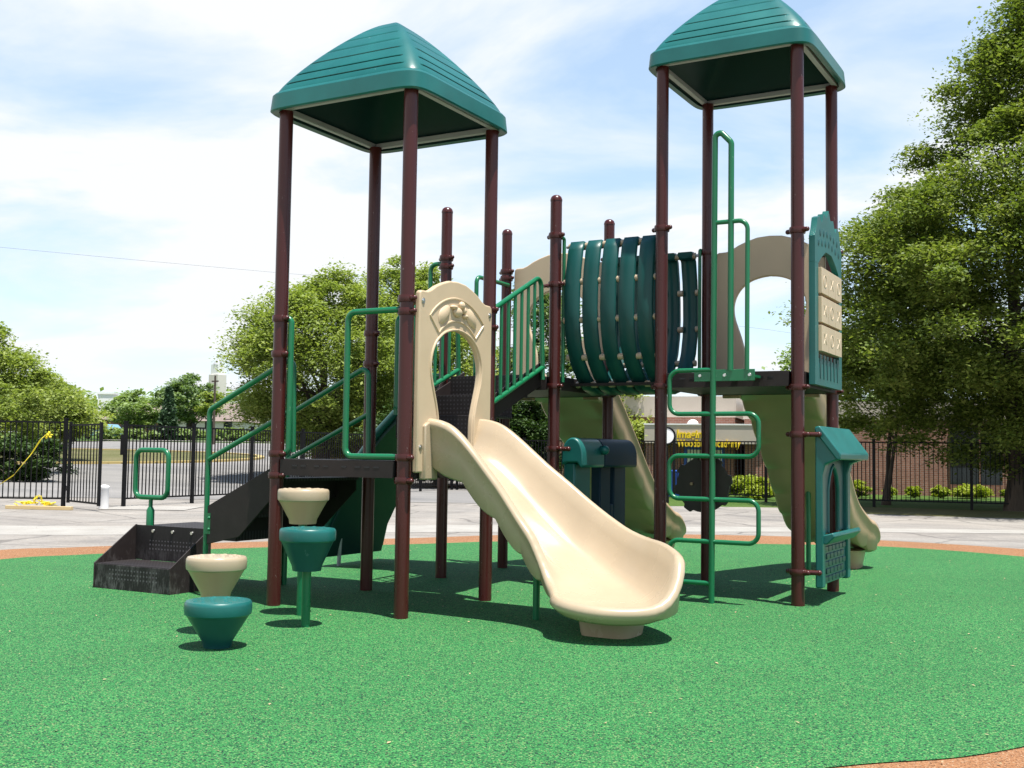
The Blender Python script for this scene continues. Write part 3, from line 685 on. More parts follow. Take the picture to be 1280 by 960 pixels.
# --- panel of turning tan blocks on the right side of the tall tower
PXX = 2.735; pc = 3.50
frame = [(-.56, 2.135), (-.56, 3.60), (-.50, 3.68), (-.45, 3.80), (-.36, 3.83), (-.28, 3.77), (-.20, 3.88), (-.08, 3.86), (0, 3.95), (.08, 3.86), (.20, 3.88), (.28, 3.77), (.36, 3.83), (.45, 3.80), (.50, 3.68), (.56, 3.60), (.56, 2.135)]
hole = [(.43, 2.34), (.43, 3.33), (.30, 3.42), (.12, 3.50), (-.12, 3.50), (-.30, 3.42), (-.43, 3.33), (-.43, 2.34)]
m = MB()
poly = [(pc+a_, b_) for a_, b_ in frame]; hp = [(pc+a_, b_) for a_, b_ in hole]
seq = poly+[hp[0], *hp[1:]]; 
# frame built from four butted pieces so the middle stays open
m.prism([(pc-.56, 2.135), (pc-.56, 3.34), (pc-.43, 3.34), (pc-.43, 2.135)], 'x', PXX, PXX+.06)
m.prism([(pc+.43, 2.135), (pc+.43, 3.34), (pc+.56, 3.34), (pc+.56, 2.135)], 'x', PXX, PXX+.06)
m.prism([(pc-.43, 2.135), (pc-.43, 2.40), (pc+.43, 2.40), (pc+.43, 2.135)], 'x', PXX, PXX+.06)
m.prism([(pc-.56, 3.342)]+[(pc+a_, b_) for a_, b_ in frame[1:-1]]+[(pc+.56, 3.342), (pc+.43, 3.342)]+[(pc+a_, b_) for a_, b_ in hole[2:6]]+[(pc-.43, 3.342)], 'x', PXX, PXX+.06)
m.cur = 1
for q in range(7):
    for rrow in range(2):
        yy = pc-.42+.14*q+(.07 if rrow else 0); z = 3.60+.10*rrow-.25*abs(yy-pc)*.4
        if abs(yy-pc) < .45: m.ball((PXX+.06, yy, z), .008, .030, .042, 8, 5)
for q in range(6):
    yy = pc-.36+.144*q; m.prism([(yy-.035, 2.44), (yy+.035, 2.44), (yy+.012, 2.20), (yy-.012, 2.20)], 'x', PXX+.058, PXX+.066)
bp = m.build('block_panel', ['teal plastic', 'dark teal plastic'], play, bevel=.008)
for rz in (3.175, 2.885, 2.60):
    b = MB(); b.tube([(PXX+.03, pc-.43, rz), (PXX+.03, pc+.43, rz)], .012, 8); rod = b.build('axle', 'steel bolt', bp)
    for q in range(3):
        yy = pc-.285+.285*q; w = .138; rr = []
        b = MB()
        b.box(PXX-.03, PXX+.092, yy-w, yy+w, rz-.128, rz+.128)
        if (q+int(rz*10)) % 2:
            b.tube([(PXX+.092, yy+.06*math.cos(2*math.pi*j/16), rz+.06*math.sin(2*math.pi*j/16)) for j in range(16)], .0045, 6, closed=True)
        else:
            for s_ in (-1, 1): b.tube([(PXX+.092, yy-.055, rz-.055*s_), (PXX+.092, yy+.055, rz+.055*s_)], .0045, 6)
        b.build('turning_block', 'tan panel plastic', bp, smooth=30, bevel=.018, seg=3)

# --- moulded shop-front panels clamped to the posts at ground level
def arms(x, y, zs, sx, ln=.16):
    out = []
    for z in zs:
        m = MB(); m.tube([(x+.06*sx, y, z), (x+ln*sx, y+.02, z)], .024, 12); m.ball((x+ln*sx, y+.02, z), .027); out.append(m)
    return out
y0, y1 = 2.90, 4.10; X0 = 2.80
m = MB(); m.prism([(X0, .17), (X0, 1.70), (X0+.05, 1.712), (X0+.225, 1.45), (X0+.22, 1.405), (X0+.10, 1.36), (X0+.07, 1.25), (X0+.07, .17)], 'y', y0, y0+.13)
shop = m.build('shop_panel', 'teal plastic', play, bevel=.014, seg=3)
m = MB(); m.prism([(X0, .17), (X0, 1.70), (X0+.05, 1.712), (X0+.225, 1.45), (X0+.22, 1.405), (X0+.10, 1.36), (X0+.07, 1.25), (X0+.07, .17)], 'y', y1-.13, y1); m.build('side_post', 'teal plastic', shop, bevel=.014)
m = MB(); m.prism([(X0+.0, 1.67), (X0+.0, 1.716), (X0+.05, 1.728), (X0+.25, 1.462), (X0+.245, 1.40), (X0+.21, 1.40)], 'y', y0-.02, y1+.06); m.build('awning', 'teal plastic', shop, bevel=.014, seg=3)
m = MB()   # back board with a pointed window
ya, yb = y0+.132, y1-.132; yc = (ya+yb)/2
win = [(yc+.22, .68), (yc+.22, 1.10), (yc+.17, 1.22), (yc+.08, 1.31), (yc, 1.345), (yc-.08, 1.31), (yc-.17, 1.22), (yc-.22, 1.10), (yc-.22, .68)]
m.prism([(ya, .68), (ya, 1.62), (yb, 1.62), (yb, .68)]+win, 'x', X0, X0+.03)
m.build('window_board', 'dark teal plastic', shop, bevel=.006)  # awning shade put into the board's darker teal
m = MB(); m.tube([(X0+.03, a_, b_) for a_, b_ in win], .018, 8); m.build('window_rim', 'teal plastic', shop)
m = MB(); m.prism([(X0-.01, .585), (X0-.01, .655), (X0+.16, .70), (X0+.175, .66), (X0+.10, .585)], 'y', y0+.05, y1+.02); m.build('counter', 'teal plastic', shop, bevel=.012)
m = MB(); m.box(X0, X0+.045, ya, yb, .19, .583); lat = m.build('lower_board', 'teal plastic', shop, bevel=.006)
m = MB()
for r_ in range(5):
    for c_ in range(6):
        yy = ya+.03+c_*.148+(.07 if r_ % 2 else 0)
        if yy+.125 > yb: continue
        zz_ = .21+r_*.073; m.box(X0+.043, X0+.058, yy, yy+.125, zz_, zz_+.055)
m.build('stone_relief', 'dark teal plastic', lat, bevel=.008)
for mm in arms(2.652, 2.83, (1.642, .321), 1, .20): mm.build('clamp_arm', 'maroon paint', shop)
# the one under the bridge, barrel hood split into lit teal and shade-coloured navy
X0 = .06
m = MB(); rr = []
for j in range(15):
    t_ = math.pi*j/14; rr.append((X0+.13-.13*math.cos(t_), 1.40+.20*math.sin(t_)))
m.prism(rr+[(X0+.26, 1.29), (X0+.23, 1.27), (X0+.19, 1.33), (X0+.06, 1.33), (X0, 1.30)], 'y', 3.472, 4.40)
sh2 = m.build('hooded_panel', 'navy shade plastic', play, bevel=.015, smooth=40)
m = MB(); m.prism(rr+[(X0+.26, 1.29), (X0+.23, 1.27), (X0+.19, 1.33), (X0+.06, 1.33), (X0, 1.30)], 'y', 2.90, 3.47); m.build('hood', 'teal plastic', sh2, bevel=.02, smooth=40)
m = MB(); m.box(X0, X0+.14, 2.95, 3.36, .14, 1.328); m.build('side_post', 'teal plastic', sh2, bevel=.02)
m = MB()
m.box(X0+.01, X0+.13, 3.64, 3.92, .14, 1.328); m.box(X0+.01, X0+.13, 4.02, 4.36, .14, 1.328); m.box(X0+.012, X0+.128, 3.921, 4.019, .14, .85)
m.build('slotted_post', 'navy shade plastic', sh2, bevel=.015)
m = MB(); m.tube([(X0+.24, 3.42, 1.47), (X0+.28, 3.40, 1.47)], [.05, .05], 16); m.ball((X0+.295, 3.39, 1.47), .052, .052, .052, 14, 9); m.build('knob', 'teal plastic', sh2)
m = MB(); rr = [(.10, .50), (.26, .49), (.42, .43), (.56, .32), (.64, .18), (.60, .16), (.50, .28), (.38, .38), (.24, .43), (.10, .44)]
m.prism([(X0+a_, b_) for a_, b_ in rr], 'y', 3.30, 4.30); m.build('curved_seat', 'navy shade plastic', sh2, bevel=.012, smooth=40)
for mm in arms(0, 2.83, (1.475,), 1, .17): mm.build('clamp_arm', 'maroon paint', sh2)

# --- gear wheel play panel behind the tall tower's back post
m = MB(); gp = []
for k in range(96):
    t_ = 2*math.pi*k/96; rr = .315+.035*(1 if math.sin(8*t_) > .2 else 0); gp.append((1.15+rr*math.cos(t_), 1.09+rr*math.sin(t_)))
m.prism(gp, 'y', 4.36, 4.40); gw = m.build('gear_panel', 'charcoal plastic', play, bevel=.006)
m = MB(); m.tube([(1.02, 4.36, 1.10), (1.02, 4.335, 1.10)], .018, 12); m.build('hub', 'olive tan plastic', gw)
m = MB(); m.box(1.20, 1.27, 4.318, 4.36, .95, 1.25); m.build('bracket', 'maroon paint', gw)

# --- curved green climbing ramp off the middle deck
cp = [(-1.47, 2.26), (-1.75, 2.18), (-2.07, 1.92), (-2.40, 1.62), (-2.70, 1.28), (-2.98, .80), (-3.14, .50), (-3.22, .17)]
m = MB(); m.prism(cp+[(x+.045, z-.05) for x, z in cp[::-1]], 'y', 2.94, 4.12); cl = m.build('climbing_ramp', 'deep green plastic', play, smooth=45)
for yy in (2.925, 4.135):
    m = MB(); m.tube([(x, yy, z+.03) for x, z in cp], .05, 12); m.build('side_rail', 'dark teal plastic', cl)
for i in range(6):
    a_, b_ = cp[i+1]; m = MB(); m.tube([(a_-.02, 2.98, b_+.03), (a_-.02, 4.08, b_+.03)], .035, 10); m.build('foothold', 'deep green plastic', cl)
m = MB(); m.tube([(-3.165, 3.21, 0), (-3.14, 3.21, .45)], .025, 10); m.build('support_leg', 'grey galvanised', cl)

# ------------------------------------------------------------------ stepping pods
def pod(x, y, ztop, r, coneh, rb, mat, label, ground):
    t_ = thing('stepping_pod', label, 'stepping pod', (x, y, 0), 'stepping pods on the green rubber')
    z = ztop; m = MB()
    m.lathe([(r*.93, z-.105), (r*.985, z-.095), (r, z-.075), (r, z-.028), (r*.985, z-.012), (r*.95, z-.002), (r*.9, z), (.01, z+.002)], x, y, 48); k = 0
    for rr in (.28, .5, .72):
        nn = int(rr*16)
        for j in range(nn):
            q = 2*math.pi*j/nn+k*.4; m.ball((x+rr*r*math.cos(q), y+rr*r*math.sin(q), z), .024, .015, .006, 8, 4)
        k += 1
    m.build('step_disc', mat, t_)
    m = MB(); zc = z-.105; n = 24; rings = []
    for f, zz_ in ((.93, zc), (.90, zc-.012), (rb/r*1.06, zc-coneh+.04), (rb/r, zc-coneh), (rb/r*.6, zc-coneh-.002)):
        rings.append([(x+r*f*(1-.035*(k_ % 4 == 0))*math.cos(2*math.pi*k_/n), y+r*f*(1-.035*(k_ % 4 == 0))*math.sin(2*math.pi*k_/n), zz_) for k_ in range(n)])
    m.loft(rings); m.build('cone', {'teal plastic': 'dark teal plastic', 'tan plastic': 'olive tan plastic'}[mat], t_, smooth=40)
    if ground > .01:
        m = MB(); m.lathe([(.036, 0), (.036, ground+.01)], x, y, 16); m.build('stem', 'green paint', t_)
pod(-.36, -.824, .790, .228, .235, .115, 'teal plastic', 'teal stepping pod raised on a green stem, in front of the maroon post', .45)
pod(-.806, -.35, 1.085, .222, .195, .115, 'tan plastic', 'tan topped stepping pod on a tall stem, highest of the four pods', .79)
pod(-.267, -1.915, .335, .238, .228, .10, 'teal plastic', 'low teal stepping pod sitting directly on the ground, nearest to the camera', .0)
pod(-.76, -1.43, .585, .232, .215, .11, 'tan plastic', 'tan topped stepping pod close behind the low teal pod, beside the black step box', .265)

# ------------------------------------------------------------------ fences
def fence(name, label, pts, hgt=2.0, end_posts=(True, True), pick=.125, cat='fence'):
    # pts: list of (a, d) post positions
    P = [G(a, d, 0) for a, d in pts]; root = thing(name, label, cat, P[0])
    for i, p in enumerate(P):
        m = MB(); m.box(p.x-.038, p.x+.038, p.y-.038, p.y+.038, -.02, hgt+.06); m.box(p.x-.045, p.x+.045, p.y-.045, p.y+.045, hgt+.06, hgt+.085); m.build('post', 'black paint', root)
    for i in range(len(P)-1):
        m = MB(); u = (P[i+1]-P[i]); L = u.length; u.normalize(); n = Vector((-u.y, u.x, 0))
        m.xf = lambda q, o=P[i], u=u, n=n: o+u*q.x+n*q.y+Vector((0, 0, q.z))
        for z in (.19, hgt-.02): m.box(.04, L-.04, -.016, .016, z-.02, z+.02)
        k = int((L-.1)/pick)
        for j in range(1, k+1):
            x = L*j/(k+1); m.box(x-.011, x+.011, -.011, .011, .17, hgt)
        m.build('picket_panel', 'black paint', root, smooth=0)
    return root
fence('iron_fence', 'black iron fence run left of the open gate, in front of the dark tree shade', [(-18.1, 26.4), (-15.65, 26.65), (-13.2, 26.9), (-10.76, 27.1)], 2.04)
def lerp(a, b, n): return [(a[0]+(b[0]-a[0])*i/n, a[1]+(b[1]-a[1])*i/n) for i in range(n+1)]
fence('iron_fence', 'long black iron fence running back from the gate behind the play structure', lerp((-9.45, 27.5), (-2.3, 43.4), 7), 2.0)
fence('iron_fence', 'black iron fence along the grass before the brick building on the right', [(-2.1, 43.4), (.45, 41.7), (2.95, 40.0), (5.5, 38.2), (8.1, 35.9), (10.8, 33.6), (13.3, 32.6), (15.9, 31.6), (18.5, 30.6)], 1.93)
gt = thing('gate_leaf', 'black iron gate leaf standing open towards the playground', 'gate', G(-10.66, 27.0, 0))
P0, P1 = G(-10.60, 26.95, 0), G(-9.31, 25.5, 0); u = (P1-P0); L = u.length; u.normalize(); nn = Vector((-u.y, u.x, 0))
gx = lambda q: P0+u*q.x+nn*q.y+Vector((0, 0, q.z))
m = MB(gx); m.box(0, .07, -.03, .03, .10, 2.03); m.box(L-.07, L, -.03, .03, .10, 2.0); m.box(.07, L-.07, -.02, .02, .13, .17); m.box(.07, L-.07, -.02, .02, 1.93, 1.97); 
for j in range(1, 10): x = .07+(L-.14)*j/10; m.box(x-.01, x+.01, -.01, .01, .15, 1.95)
m.build('gate_frame', 'black paint', gt, smooth=0)
for hz_ in (.38, 1.6):
    m = MB(gx); m.box(-.06, .0, -.02, .02, hz_, hz_+.12); m.build('hinge', 'black paint', gt)
q = G(-9.45, 27.5, 0)
m = MB(); m.box(q.x-.10, q.x+.10, q.y-.07, q.y-.042, 1.25, 1.75); m.box(q.x-.07, q.x+.07, q.y-.075, q.y-.07, 1.3, 1.7); tag(m.build('latch_box', 'black paint', None, bevel=.01), 'black latch box fixed to the gate post right of the opening', 'latch box')
# bollard, tape and timber near the gate
b = PX(133, 26.4, 0); m = MB(); m.lathe([(.11, 0), (.11, .44), (.12, .46), (.12, .51), (.09, .54), (.02, .555)], b.x, b.y, 24); tag(m.build('bollard', 'white paint', None), 'short white bollard standing behind the end of the open gate leaf', 'bollard')
m = MB(); pts = [G(-11.15, 26.9, 1.72), G(-11.2, 26.72, 1.60), G(-11.4, 26.7, 1.25), G(-11.75, 26.6, .75), G(-12.2, 26.55, .42), G(-12.9, 26.5, .22), G(-13.6, 26.45, .10)]
vs = []; 
for i, p in enumerate(pts):
    tw = .5+.7*math.sin(i*1.7); vs.append([p+Vector((.035*math.cos(tw), .035*math.sin(tw), .03)), p+Vector((.037*math.cos(tw), .037*math.sin(tw)+.004, .03)), p-Vector((.035*math.cos(tw), .035*math.sin(tw)-.004, .03)), p-Vector((.037*math.cos(tw), .037*math.sin(tw), .03))])
m.loft(vs)
for k in range(5): m.ball(G(-11.14+.03*k, 26.90, 1.66+.05*(k % 3)), .035+.012*(k % 2), .03, .05-.008*k)
tp = tag(m.build('caution_tape', 'caution yellow', None), 'yellow caution tape knotted to the fence and trailing down to the ground', 'caution tape')
m = MB(); rnd = random.Random(3)
prev_ = G(-11.35, 25.95, .08); path_ = [prev_]
for k in range(70):
    t_ = k/69; path_.append(G(-11.35+.85*t_+rnd.uniform(-.13, .13), 25.93+rnd.uniform(-.10, .10), .075+rnd.uniform(0, .10)+(.30*math.exp(-((t_-.55)/.07)**2)*rnd.random())))
m.tube(path_, [rnd.uniform(.006, .017) for _ in path_], 4)
tag(m.build('caution_tape', 'caution yellow', None), 'crumpled heap of yellow caution tape lying on a timber by the gate post', 'caution tape')
m = MB(); pa, pb = G(-11.6, 25.95, 0), G(-10.0, 25.7, 0); u = (pb-pa); L = u.length; u.normalize(); nn = Vector((-u.y, u.x, 0)); m.xf = lambda q: pa+u*q.x+nn*q.y+Vector((0, 0, q.z)); m.box(0, L, -.06, .06, -.01, .07); tag(m.build('timber', 'raw timber', None, bevel=.006), 'pale timber beam lying on the paving below the gate post', 'timber')

# ------------------------------------------------------------------ vegetation
def leaf_mesh(name, mat, parent, cents, size, rng, origin, flat_=1.25, kind=None):
    cents = np.asarray(cents, dtype=np.float64); n = len(cents)
    nrm = rng.normal(size=(n, 3)); nrm[:, 2] = np.abs(nrm[:, 2])+flat_; nrm /= np.linalg.norm(nrm, axis=1)[:, None]
    t = rng.normal(size=(n, 3)); t -= nrm*(t*nrm).sum(1)[:, None]; t /= np.linalg.norm(t, axis=1)[:, None]; b = np.cross(nrm, t)
    s = size*(.55+.95*rng.uniform(0, 1, n)**1.6)[:, None]
    v = np.stack([cents+t*s, cents+b*s*.55+nrm*s*.12, cents-t*s, cents-b*s*.55+nrm*s*.12], 1).reshape(-1, 3)-np.array(origin)
    me = bpy.data.meshes.new(name); me.vertices.add(4*n); me.vertices.foreach_set('co', v.astype(np.float32).ravel())
    me.loops.add(4*n); me.loops.foreach_set('vertex_index', np.arange(4*n, dtype=np.int32)); me.polygons.add(n); me.polygons.foreach_set('loop_start', np.arange(0, 4*n, 4, dtype=np.int32)); me.polygons.foreach_set('loop_total', np.full(n, 4, dtype=np.int32))
    me.update(calc_edges=True); me.materials.append(MAT[mat]); o = bpy.data.objects.new(name, me); COL.objects.link(o); put(o, origin, parent); return o
def crown_points(rng, c, rx, ry, rz, nclump, per, cl, hollow=.55, shape=None):
    pts = []
    for _ in range(nclump):
        d = rng.normal(size=3); d /= np.linalg.norm(d); rad = rng.uniform(hollow, 1.0)**.8
        if rng.random() < .12: rad *= 1.09
        if shape is linden and rng.random() < .45: d[2] = -abs(d[2])
        q = d*rad
        if shape is not None: q = shape(q)
        cc = np.array(c)+q*np.array([rx, ry, rz]); s = cl*rng.uniform(.65, 1.5)
        v = rng.normal(size=(per, 3)); v /= np.linalg.norm(v, axis=1)[:, None]; v *= (rng.uniform(0, 1, per)**.45)[:, None]
        v *= (1+.22*np.sin(5*np.arctan2(v[:, 1], v[:, 0])+rng.uniform(0, 6)))[:, None]
        rr = (v[:, 0]**2+v[:, 1]**2); out = np.array([d[0], d[1]])*.35
        p = np.stack([v[:, 0]+out[0]*rr, v[:, 1]+out[1]*rr, v[:, 2]*.48-.28*rr], 1)*s
        pts.append(cc+p+rng.normal(size=(per, 3))*.05*s)
    return np.concatenate(pts)
def linden(q):
    z = q[2]; k = float(np.interp(z, [-1, -.85, -.34, 0, .2, .44, .68, 1], [1.9, 1.62, 1.16, .88, .70, .55, .40, .26]))
    return np.array([q[0]*k, q[1]*k, z])
def egg(q):
    # wide below, narrow above
    k = 1.0-.42*max(0., q[2]); return np.array([q[0]*k, q[1]*k, q[2]])
def tree(base, height, crown_z0, rx, leafmat, label, seed, nclump=160, per=110, leafsize=.13, trunk_r=.22, cl=.5, group=None, name='tree', cat='tree', hollow=.5, forks=7, shape=egg, trunk_h=None, stems=1, lean=(0, 0), ry=None):
    rng = np.random.default_rng(seed); base = Vector(base); root = thing(name, label, cat, base, group)
    cz = (crown_z0+height)/2; rz = (height-crown_z0)/2; m = MB(); th = trunk_h or crown_z0+rz*.5
    for sidx in range(stems):
        off = Vector((rng.normal()*.12, rng.normal()*.12, 0)) if stems > 1 else Vector((0, 0, 0))
        path = [base+Vector((0, 0, -.1))]; rad = [trunk_r*1.5]
        ax, ay = rng.normal()*.03+(off.x*1.8), rng.normal()*.03+off.y*1.8
        for k in range(1, 7):
            z = th*k/6; path.append(base+off*0.3+Vector((ax*z+rng.normal()*.02*th/4, ay*z+rng.normal()*.02*th/4, z))); rad.append(trunk_r*(1.08-.75*k/6)/(1 if stems == 1 else 1.5))
        m.tube(path, rad, 10)
        for k in range(forks):
            i = rng.integers(2, 6) if stems == 1 else rng.integers(3, 6); s0 = path[i]; ang = 2*math.pi*k/forks+rng.uniform(-.4, .4); rr = rx*rng.uniform(.45, .8)
            fz = rng.uniform(.5, 1.5); kk = .75*shape(np.array([1., 0., fz-1]))[0] if shape is linden else .9; tz = (crown_z0+rz*fz)/height
            e = Vector((base.x+lean[0]*tz+rr*kk*math.cos(ang), base.y+lean[1]*tz+rr*kk*math.sin(ang), base.z+crown_z0+rz*fz))
            mid = s0.lerp(e, .5)+Vector((0, 0, -.08*rr)); m.tube([s0, s0.lerp(mid, .5)+Vector((0, 0, .05)), mid, e], [rad[i]*.6, rad[i]*.42, rad[i]*.3, .02], 7)
    m.build('trunk', 'bark', root, origin=tuple(base))
    pts = crown_points(rng, (base.x+lean[0], base.y+lean[1], base.z*0+cz+base.z), rx, ry or rx, rz, nclump, per, cl, hollow, shape)
    pts = pts[pts[:, 2] > base.z+.25]
    leaf_mesh('crown', leafmat, root, pts, leafsize, rng, tuple(base))
    return root
# large linden on the right, close to the fence
tree(PX(1268, 32.4), 16.6, 1.3, 6.0, 'linden leaves', 'large dense linden tree filling the right edge, its shade falling across the fence', 11, 980, 560, .064, .25, .80, hollow=.60, forks=14, trunk_h=7, shape=linden, lean=(1.37, .76))
tree(PX(1106, 35.6), 5.2, 1.9, 2.3, 'pale leaves', 'small multi stemmed tree behind the fence beside the big linden', 12, 55, 260, .065, .11, .5, stems=3, trunk_h=3.0, forks=4)
# left side
tree(PX(-50, 50), 6.9, .1, 4.6, 'maple leaves', 'broad dark based tree at the left edge behind the fence', 13, 170, 420, .085, .3, .85)
tree(PX(58, 62), 5.1, 1.2, 2.2, 'maple leaves', 'lower rounded tree directly right of the big tree on the left edge', 14, 80, 330, .095, .25, .70)
tree(PX(92, 100), 3.7, .6, 2.6, 'pale leaves', 'light green tree in front of the white chimney house', 15, 55, 160, .17, .2, .7)
big = tree(PX(404, 50), 9.5, 1.0, 4.2, 'maple leaves', 'big leafy maple rising behind the left tower and its stair rails', 16, 240, 520, .08, .32, .85, trunk_h=5.5, forks=10)
tree(PX(512, 60), 11.2, .8, 4.7, 'maple leaves', 'tall maple behind the middle posts, right of the big maple', 17, 260, 420, .10, .32, .85)
tree(PX(672, 64), 11.6, 1.2, 2.4, 'grey green leaves', 'grey green tree seen behind the slatted tunnel and stair guard', 18, 110, 330, .105, .3, .8)
tree(PX(785, 50), 4.6, .3, 1.7, 'pale leaves', 'small bright tree seen below the slatted tunnel', 19, 80, 420, .085, .12, .62, hollow=.35)
tree(PX(640, 45.5), 4.1, .1, 2.3, 'dark shade leaves', 'dark bush like tree added as tree shade behind the stair below the barred guard', 31, 120, 420, .085, .12, .62, hollow=.3)  # added dark tree stands in for deep tree shade behind the stair
tree(PX(545, 46.5), 4.6, .1, 2.4, 'dark shade leaves', 'dark low tree added as tree shade left of the bush like one, behind the maroon posts', 32, 120, 420, .085, .12, .62, hollow=.3)  # second added dark tree, its leaf colour stands in for shade
tree(PX(236, 118), 6.6, 1.5, 3.6, 'grey green leaves', 'round grey green tree right of the dark spruce beyond the road', 20, 70, 170, .18, .22, .9)
tree(PX(168, 122), 5.0, .9, 3.8, 'far leaves', 'bushy mid green tree left of the dark spruce', 21, 60, 160, .19, .2, .9)
tree(PX(262, 112), 5.0, 2.4, 1.0, 'maple leaves', 'small yellow green tree beside the utility pole', 22, 30, 130, .16, .15, .55)
tree(PX(1052, 74), 10.4, 1.0, 5.2, 'far leaves', 'distant tree above the flat roof between the tall tower and the linden', 23, 110, 200, .18, .3, 1.0)
# spruce
def spruce(base, h, r, label, seed):
    rng = np.random.default_rng(seed); base = Vector(base); root = thing('spruce_tree', label, 'tree', base)
    m = MB(); m.tube([base, base+Vector((0, 0, h*.95))], [.18, .02], 8); m.build('trunk', 'bark', root, origin=tuple(base)); P = []
    for k in range(int(h*7)):
        z = .3+(h-.3)*k/(h*7); rr = r*(1-z/h)**.85
        for j in range(9):
            a_ = rng.uniform(0, 6.28); n = 26; t_ = rng.uniform(.1, 1, n); P.append(np.stack([base.x+rr*t_*math.cos(a_)+rng.normal(size=n)*.08, base.y+rr*t_*math.sin(a_)+rng.normal(size=n)*.08, base.z+z-.25*rr*t_+rng.normal(size=n)*.07], 1))
    leaf_mesh('crown', 'spruce needles', root, np.concatenate(P), .17, rng, tuple(base), .2)
spruce(PX(210, 104), 5.1, 1.25, 'narrow dark spruce standing beyond the parking lot road', 24)
# shrubs
def shrub(base, rx, rz, mat, label, seed, group=None, n=34, per=90, ls=.05, ry=None):
    rng = np.random.default_rng(seed); base = Vector(base); root = thing('shrub', label, 'shrub', base, group)
    m = MB()
    for k in range(5):
        a_ = 1.256*k; m.tube([base+Vector((0, 0, -.03)), base+Vector((rx*.4*math.cos(a_), rx*.4*math.sin(a_), rz*1.1))], [.03, .012], 6)
    m.build('stem', 'bark', root, origin=tuple(base))
    pts = crown_points(rng, (base.x, base.y, base.z+rz), rx, ry or rx, rz, n, per, min(.34, rx*.34), .6); pts = pts[pts[:, 2] > base.z+.02]
    leaf_mesh('foliage', mat, root, pts, ls, rng, tuple(base))
gS = 'clipped shrubs along the brick building'
shrub(PX(935, 40.5), 0.68, 0.38, 'lime leaves', 'large lime green clipped shrub seen below the tall deck', 40, gS, 60, 110)
shrub(PX(948, 38.6), 0.45, 0.21, 'lime leaves', 'low lime shrub in front of the large lime one', 44, gS)
shrub(PX(905, 40.5), 0.32, 0.22, 'lime leaves', 'small lime shrub at the left foot of the large lime one', 45, gS)
shrub(PX(1072, 42.5), 0.40, 0.29, 'lime leaves', 'dull lime shrub just right of the teal shop awning', 41, gS)
shrub(PX(1112, 42.5), 0.20, 0.19, 'lime leaves', 'small lime shrub behind the multi stemmed tree', 46, gS)
shrub(PX(1141, 42.5), 0.26, 0.21, 'lime leaves', 'round lime shrub in the middle of the sunlit brick wall', 42, gS)
shrub(PX(1174, 42.5), 0.29, 0.21, 'lime leaves', 'round lime shrub at the right end of the sunlit brick wall', 43, gS)
shrub(PX(1213, 42.5), 0.58, 0.24, 'lime leaves', 'wide lime hedge like shrub under the dark windows', 47, gS, 60)
shrub(PX(1257, 42.5), 0.22, 0.18, 'lime leaves', 'small shaded shrub left of the linden trunk', 48, gS)
shrub(PX(845, 43), .6, .33, 'lime leaves', 'lime shrub behind the tan slide end and blue bin', 49, gS)
for i, (px, d, rx, rz, lb) in enumerate([(150, 104, 1.9, .55, 'low green shrub left of the spruce across the road'), (188, 104, 1.5, .5, 'low green shrub at the left foot of the spruce'), (238, 106, 1.6, .6, 'low green shrub right of the spruce foot'), (282, 106, 2.2, .65, 'wide green shrub below the brown shingle roof'), (318, 106, 2.2, .7, 'wide green shrub next to the big maple trunk'), (352, 106, 2.2, .7, 'green shrub furthest right of the roadside row')]):
    shrub(PX(px, d), rx, rz, 'far leaves', lb, 60+i, 'roadside shrubs', 40, 60, .18)
shrub(PX(20, 46.5), 2.9, .95, 'dark shade leaves', 'dark hedge added as the deep shade under the broad tree at the left edge', 70, None, 90, 160, .09, ry=1.3)  # hedge added to stand for the deep shade below the tree
# far wood as one mass
rng = np.random.default_rng(5); P = []
for k in range(260):
    a_ = rng.uniform(-150, 95); d = 215+rng.uniform(-14, 20); base = G(a_, d); h = 8.2+1.0*math.sin(a_*.11)+.8*math.sin(a_*.37+1)+rng.normal()*.8
    n = 150; P.append(np.stack([base.x+rng.normal(size=n)*2.6, base.y+rng.normal(size=n)*2.6, base.z+h*np.sqrt(rng.uniform(0, 1, n))+rng.normal(size=n)*.4], 1))
struct(leaf_mesh('far_wood', 'far leaves', None, np.concatenate(P), .62, rng, tuple(G(0, 215))), 'stuff')

# ------------------------------------------------------------------ buildings
def wallxf(a0, d0, a1, d1):
    p, q = G(a0, d0, 0), G(a1, d1, 0); u = (q-p); L = u.length; u.normalize(); n = Vector((-u.y, u.x, 0))
    return (lambda w: p+u*w.x+n*w.y+Vector((0, 0, w.z))), L
SB = thing('school_building', 'single storey brick school building with tan roof band beyond the fence', 'building', G(8, 47, 0))
def lbox(xf, x0, x1, y0, y1, z0, z1, name, mat, par, bev=0, objspace=False):
    m = MB(); m.box(x0, x1, y0, y1, z0, z1)
    # keep a local frame so that brick courses run along the wall
    o = m.build(name, mat, None, smooth=0, bevel=bev, origin=(0, 0, 0))
    p = xf(Vector((0, 0, 0))); ux = (xf(Vector((1, 0, 0)))-p)
    o.rotation_euler = (0, 0, math.atan2(ux.y, ux.x)); o.parent = par; o.location = p-WPOS[SBROOT.name if par is SB else par.name] if par else p
    WPOS[o.name] = Vector(WPOS[par.name]) if par else p
    return o
SBROOT = SB
xf, L = wallxf(-9.6, 54, 9.5, 48.0)            # left, entrance wing (seen below the decks)
def xat(px, y=0):                             # distance along this wall for a column of the photo
    best = min((abs((lambda w: ((w-CAM).dot(cR)/(w-CAM).dot(cF))*1404+640)(xf(Vector((s, y, 1.5))))-px), s) for s in np.linspace(-5, L+20, 1200)); return best[1]
lbox(xf, 0, L, 0, 8, -.3, 3.10, 'wall', 'red brick', SB)
lbox(xf, -.05, L+.05, -.06, 8.05, 3.10, 4.0, 'roof_band', 'tan fascia', SB)
